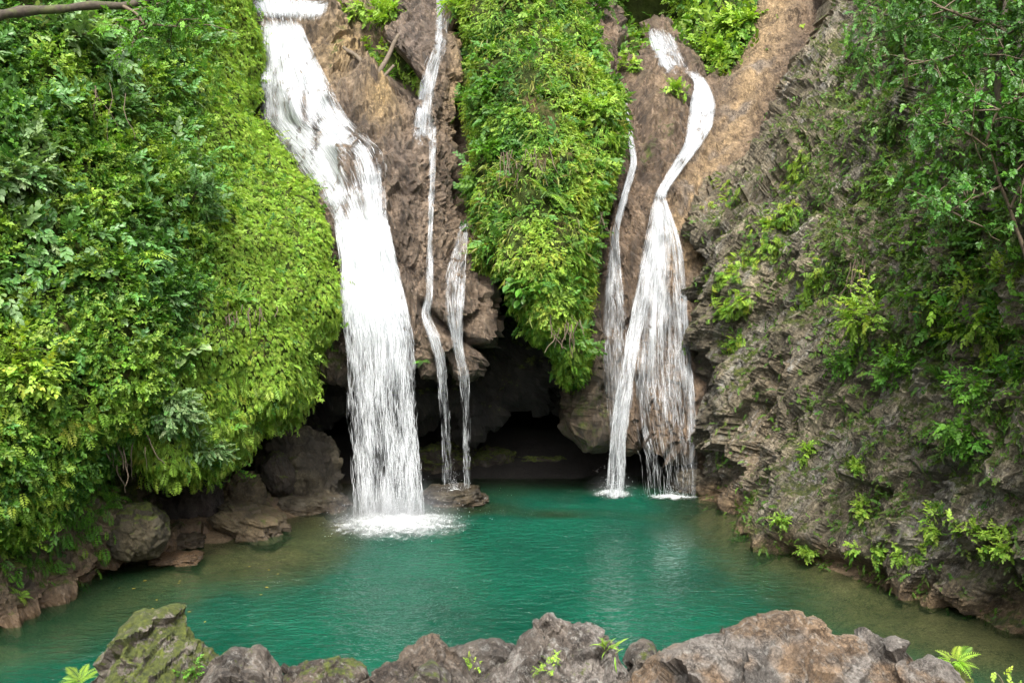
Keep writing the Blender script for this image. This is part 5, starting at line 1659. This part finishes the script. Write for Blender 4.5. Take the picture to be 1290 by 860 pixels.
def fern_patch(label, pts, rad, n, size, cols, group, seed):
    R = np.random.default_rng(1500 + seed)
    pts = np.array(pts, float)
    pos, nn = [], []
    while len(pos) < n:
        t = R.random() * (len(pts) - 1)
        i = int(t)
        c = pts[i] * (1 - t + i) + pts[i + 1] * (t - i) + R.normal(0, rad * .5, 2)
        p, m = hit(c[0], c[1])
        if p is not None and (not pos or abs(p[1] - pos[0][1]) < 3): pos.append(p); nn.append(m)
    pos, nn = np.array(pos), np.array(nn)
    base = pos.mean(0)
    e = empty('fern_clump', base, label, 'fern', group)
    d = nn * .9 + R.normal(0, .45, pos.shape) - ZUP * R.uniform(-.2, .9, (n, 1))
    V, T, C = instance(HANGS, pos - base, d, unit(nn * .5 + ZUP), R.uniform(.6, 1.1, n) * size, palette(.5 + R.normal(0, .3, n), cols, R), R)
    link_mesh('fronds', V, [T], M_LEAF, e, dict(tint=C), smooth=False)
for i, (lab, pts, rad, n) in enumerate([
        ('largest bright fern cluster on the bare rock right of the fanning fall', [(905, 352), (930, 335), (958, 318), (985, 300)], 15, 190),
        ('bright fern cluster above the largest one on the craggy cliff', [(950, 290), (975, 278), (1000, 262)], 14, 120),
        ('slanting fern cluster hanging just below the largest one', [(905, 390), (925, 385), (945, 372)], 12, 120),
        ('lowest small fern cluster of the bright chain on the bare rock', [(918, 440), (932, 425)], 8, 50),
        ('thin fern cluster high up beneath the dark hole in the pale ridge', [(990, 240), (1003, 215), (1010, 195)], 12, 70),
        ('long trail of small ferns beside the pale ridge, above the fern chain', [(898, 262), (925, 245), (905, 228)], 12, 50),
        ('fern cluster between the yellow-green broad shrub and the fern chain', [(1010, 380), (1025, 350), (1045, 330)], 18, 90)]):
    fern_patch(lab, pts, rad, n, .26, [C_MID, C_LIME, C_LIME, C_YEL], gR, i)

Rl = np.random.default_rng(77)
for k in range(16):
    c = W(float(Rl.uniform(150, 380)), float(Rl.uniform(700, 790))) + np.array([0, 0, .012])
    a = Rl.uniform(0, 6.28)
    v = OVAL_V * np.array([1.1, 1, .25]) * Rl.uniform(.05, .08)
    v = np.c_[v[:, 0] * math.cos(a) - v[:, 1] * math.sin(a), v[:, 0] * math.sin(a) + v[:, 1] * math.cos(a), v[:, 2] + .004]
    o = link_mesh('fallen_leaf', v, [OVAL_F], M_LEAF, loc=[float(t) for t in c], attrs=dict(tint=np.tile((.30, .22, .04), (len(v), 1))))
    set_props(o, 'small yellow fallen leaf floating on the shallow water off the left shore', 'leaf', 'yellow leaves floating on the pool')

# ------------------------------------------------------------------ trees, roots, logs
def tree(label, limbs, cols, tmpls, nleaf, leaf, seed, mat=M_LEAF, twigs=5, clump=.5, hang=0.0):
    """limbs: list of (list of (px,py,Y), r0, r1); the first is the trunk"""
    R = np.random.default_rng(700 + seed)
    P0 = P(*[np.array([c], float) for c in limbs[0][0][0]])[0]
    e = empty('tree', P0, label, 'tree', 'trees leaning over the gorge')
    tw = []
    for i, (pts, r0, r1) in enumerate(limbs):
        a = np.array(pts, float)
        w_ = P(a[:, 0], a[:, 1], a[:, 2]) - P0
        tt = np.linspace(0, len(w_) - 1, 6 * len(w_))
        c = np.stack([np.interp(tt, np.arange(len(w_)), w_[:, k]) for k in range(3)], -1)
        for _ in range(3): c[1:-1] = (c[:-2] + 2 * c[1:-1] + c[2:]) / 4
        c = c + .05 * np.stack([perlin(c * 1.3, seed + k) for k in range(3)], -1)
        rr = np.linspace(r0, r1, len(c)) * (1 + .35 * perlin(c * 4, seed + 5))
        V, Q = tube(c, rr, 8)
        link_mesh('trunk' if i == 0 else 'branch', V, [Q], M_BARK if r0 > .05 else M_TWIG, e)
        if i or len(limbs) == 1: tw.append(c[len(c) // 3:])
    ends, tv = [], []
    for c in tw:
        for k in range(twigs):
            a = c[R.integers(0, len(c))]
            p = curve_path(a, R.normal(0, 1, 3) * np.array([1, .8, .5]) + ZUP * .2, clump * R.uniform(.6, 1.4), 6, R, .6, -.4 - hang)
            tv.append(tube(p, np.linspace(.014, .004, 7), 4))
            ends.append(p[2:])
    V, Q = merge(tv)
    link_mesh('twigs', V, [Q], M_TWIG, e)
    pts = np.concatenate(ends)
    pos = pts[R.integers(0, len(pts), nleaf)] + R.normal(0, .10, (nleaf, 3))
    d = R.normal(0, .7, (nleaf, 3)) - ZUP * R.uniform(-.1, .6, (nleaf, 1)) - np.array([0, .3, 0])
    V, T, C = instance(tmpls, pos, d, unit(ZUP + R.normal(0, .3, (nleaf, 3))), R.uniform(*leaf, nleaf), palette(R.random(nleaf), cols, R), R)
    link_mesh('crown', V, [T], mat, e, dict(tint=C), smooth=False)

tree('mossy bare-limbed tree leaning across the top of the left bank', [
    ([(-90, 40, 15.5), (0, 20, 16), (60, 10, 16.6), (150, 8, 17.2), (240, -12, 18), (330, -40, 19)], .10, .04),
    ([(150, 6, 17.2), (170, 15, 17.2), (182, 32, 17.1), (172, 55, 17.0)], .035, .01),
    ([(182, 30, 17.1), (215, 35, 17.3), (252, 26, 17.5)], .022, .006),
    ([(165, 12, 17.2), (200, 5, 17.4), (235, -2, 17.6)], .022, .008)], MIDS, SPRIGS, 420, (.12, .22), 1, twigs=9, clump=.6)
tree('dark tree with a pale trunk and hanging leafy limbs above the craggy cliff', [
    ([(1262, 210, 16.0), (1257, 120, 15.8), (1262, 40, 15.8), (1275, -60, 16)], .06, .04),
    ([(1260, 40, 15.8), (1240, 25, 15.5), (1215, 22, 15.2), (1180, 8, 15)], .035, .012),
    ([(1258, 70, 15.8), (1225, 68, 15.4), (1190, 72, 15.2), (1140, 82, 15.2)], .03, .01),
    ([(1262, 50, 15.8), (1290, 30, 15.4), (1320, 25, 15.2)], .03, .01),
    ([(1262, 0, 15.8), (1220, -20, 15.4), (1160, -14, 15.2), (1100, -8, 15.4)], .035, .012)], [C_DARK * .8, C_DARK, C_MID * .8, C_BLUE], BROADS, 900, (.10, .20), 2, M_GLOSSLEAF, twigs=12, clump=.8)
tree('slender tree with feathery bright leaves hanging over the upper right cliff', [
    ([(1142, 110, 19.5), (1138, 60, 19.2), (1150, -20, 19)], .04, .03),
    ([(1138, 45, 19.2), (1118, 40, 18.8), (1092, 42, 18.5)], .02, .006),
    ([(1140, 70, 19.2), (1165, 60, 18.8), (1195, 55, 18.6)], .02, .006)], [C_MID, C_BLUE, C_PALE], FINES, 300, (.18, .30), 3, twigs=6, clump=.55)
tree('leaning tree with a crooked thin trunk and lush dark leaves at the right frame edge', [
    ([(1300, 360, 14.6), (1285, 290, 14.6), (1262, 235, 14.5), (1240, 180, 14.5)], .03, .018),
    ([(1262, 235, 14.5), (1225, 250, 14.3), (1190, 268, 14.3), (1150, 258, 14.4)], .022, .007),
    ([(1245, 190, 14.5), (1215, 165, 14.3), (1180, 155, 14.2)], .022, .007),
    ([(1275, 262, 14.5), (1300, 200, 14.2), (1320, 160, 14.2)], .025, .01),
    ([(1240, 180, 14.5), (1255, 140, 14.3), (1290, 120, 14.2)], .022, .008)], [C_DARK, C_DARK * 1.4, C_MID], BROADS, 700, (.10, .19), 4, M_GLOSSLEAF, twigs=9, clump=.65)

def log(label, a, b, r0, r1, seed):
    R = np.random.default_rng(seed)
    pa, pb = P(*map(float, a)), P(*map(float, b))
    t = np.linspace(0, 1, 14)[:, None]
    c = (pb - pa) * t
    c = c + .04 * np.stack([perlin(c * 2 + seed, seed + k) for k in range(3)], -1)
    rr = np.linspace(r0, r1, 14) * (1 + .2 * perlin(c * 4 + seed, seed))
    V, Q = tube(c, rr, 10)
    n = len(V)
    V = np.concatenate([V, [c[0]], [c[-1]]])
    i = np.arange(10)
    T = np.concatenate([np.stack([(i + 1) % 10, i, np.full(10, n)], -1), np.stack([n - 10 + i, n - 10 + (i + 1) % 10, np.full(10, n + 1)], -1)])
    o = link_mesh('log', V, [Q, T], M_LOG, origin=(0, 0, 0), loc=[float(v) for v in pa])
    set_props(o, label, 'log', 'logs jammed in the rock cleft')
log('long grey log slanting down to the right in the cleft above the widest fall', (434, 60, 27.6), (477, 96, 26.6), .05, .07, 1)
log('pale log standing steeply from the cleft toward the thin trickle', (474, 100, 26.9), (501, 44, 27.4), .07, .05, 2)
log('short dark log propped behind the other two in the cleft', (482, 100, 27.0), (496, 82, 27.2), .05, .035, 3)

def roots(label, px, py, n, length, seed, spread=.35):
    R = np.random.default_rng(seed)
    p, nn = hit(px, py)
    e = []
    for k in range(n):
        a = R.normal(0, spread, 3) * np.array([1, .3, .5]) + nn * .35
        c = curve_path(a, -ZUP + R.normal(0, .15, 3) + nn * .1, length * R.uniform(.5, 1.1), 9, R, .5, -.3)
        e.append(tube(c, np.linspace(.013, .006, 10) * R.uniform(.6, 1.4), 5))
    V, Q = merge(e)
    o = link_mesh('hanging_roots', V, [Q], M_TWIG, origin=(0, 0, 0), loc=[float(v) for v in p])
    set_props(o, label, 'roots', 'bundles of hanging roots')
roots('curtain of thin brown roots hanging in the upper left bank', 85, 105, 34, 1.3, 11)
roots('bundle of bare twigs hanging at the dark gap under the left bank', 128, 548, 16, .8, 12)
roots('brown root mat hanging beneath the dark strap-leaf rosette', 300, 396, 26, .35, 13, .25)
roots('brown dead fronds and roots hanging in the middle of the green buttress', 668, 205, 22, .7, 15, .3)
roots('brown trailing roots at the right edge of the green buttress over the ribbon of water', 742, 262, 18, .8, 16, .25)
roots('thin brown roots trailing from the low tip of the green buttress', 700, 400, 14, .7, 17, .25)
roots('reddish vine roots hanging down the dark top of the craggy cliff', 1092, 330, 12, 1.2, 14, .12)
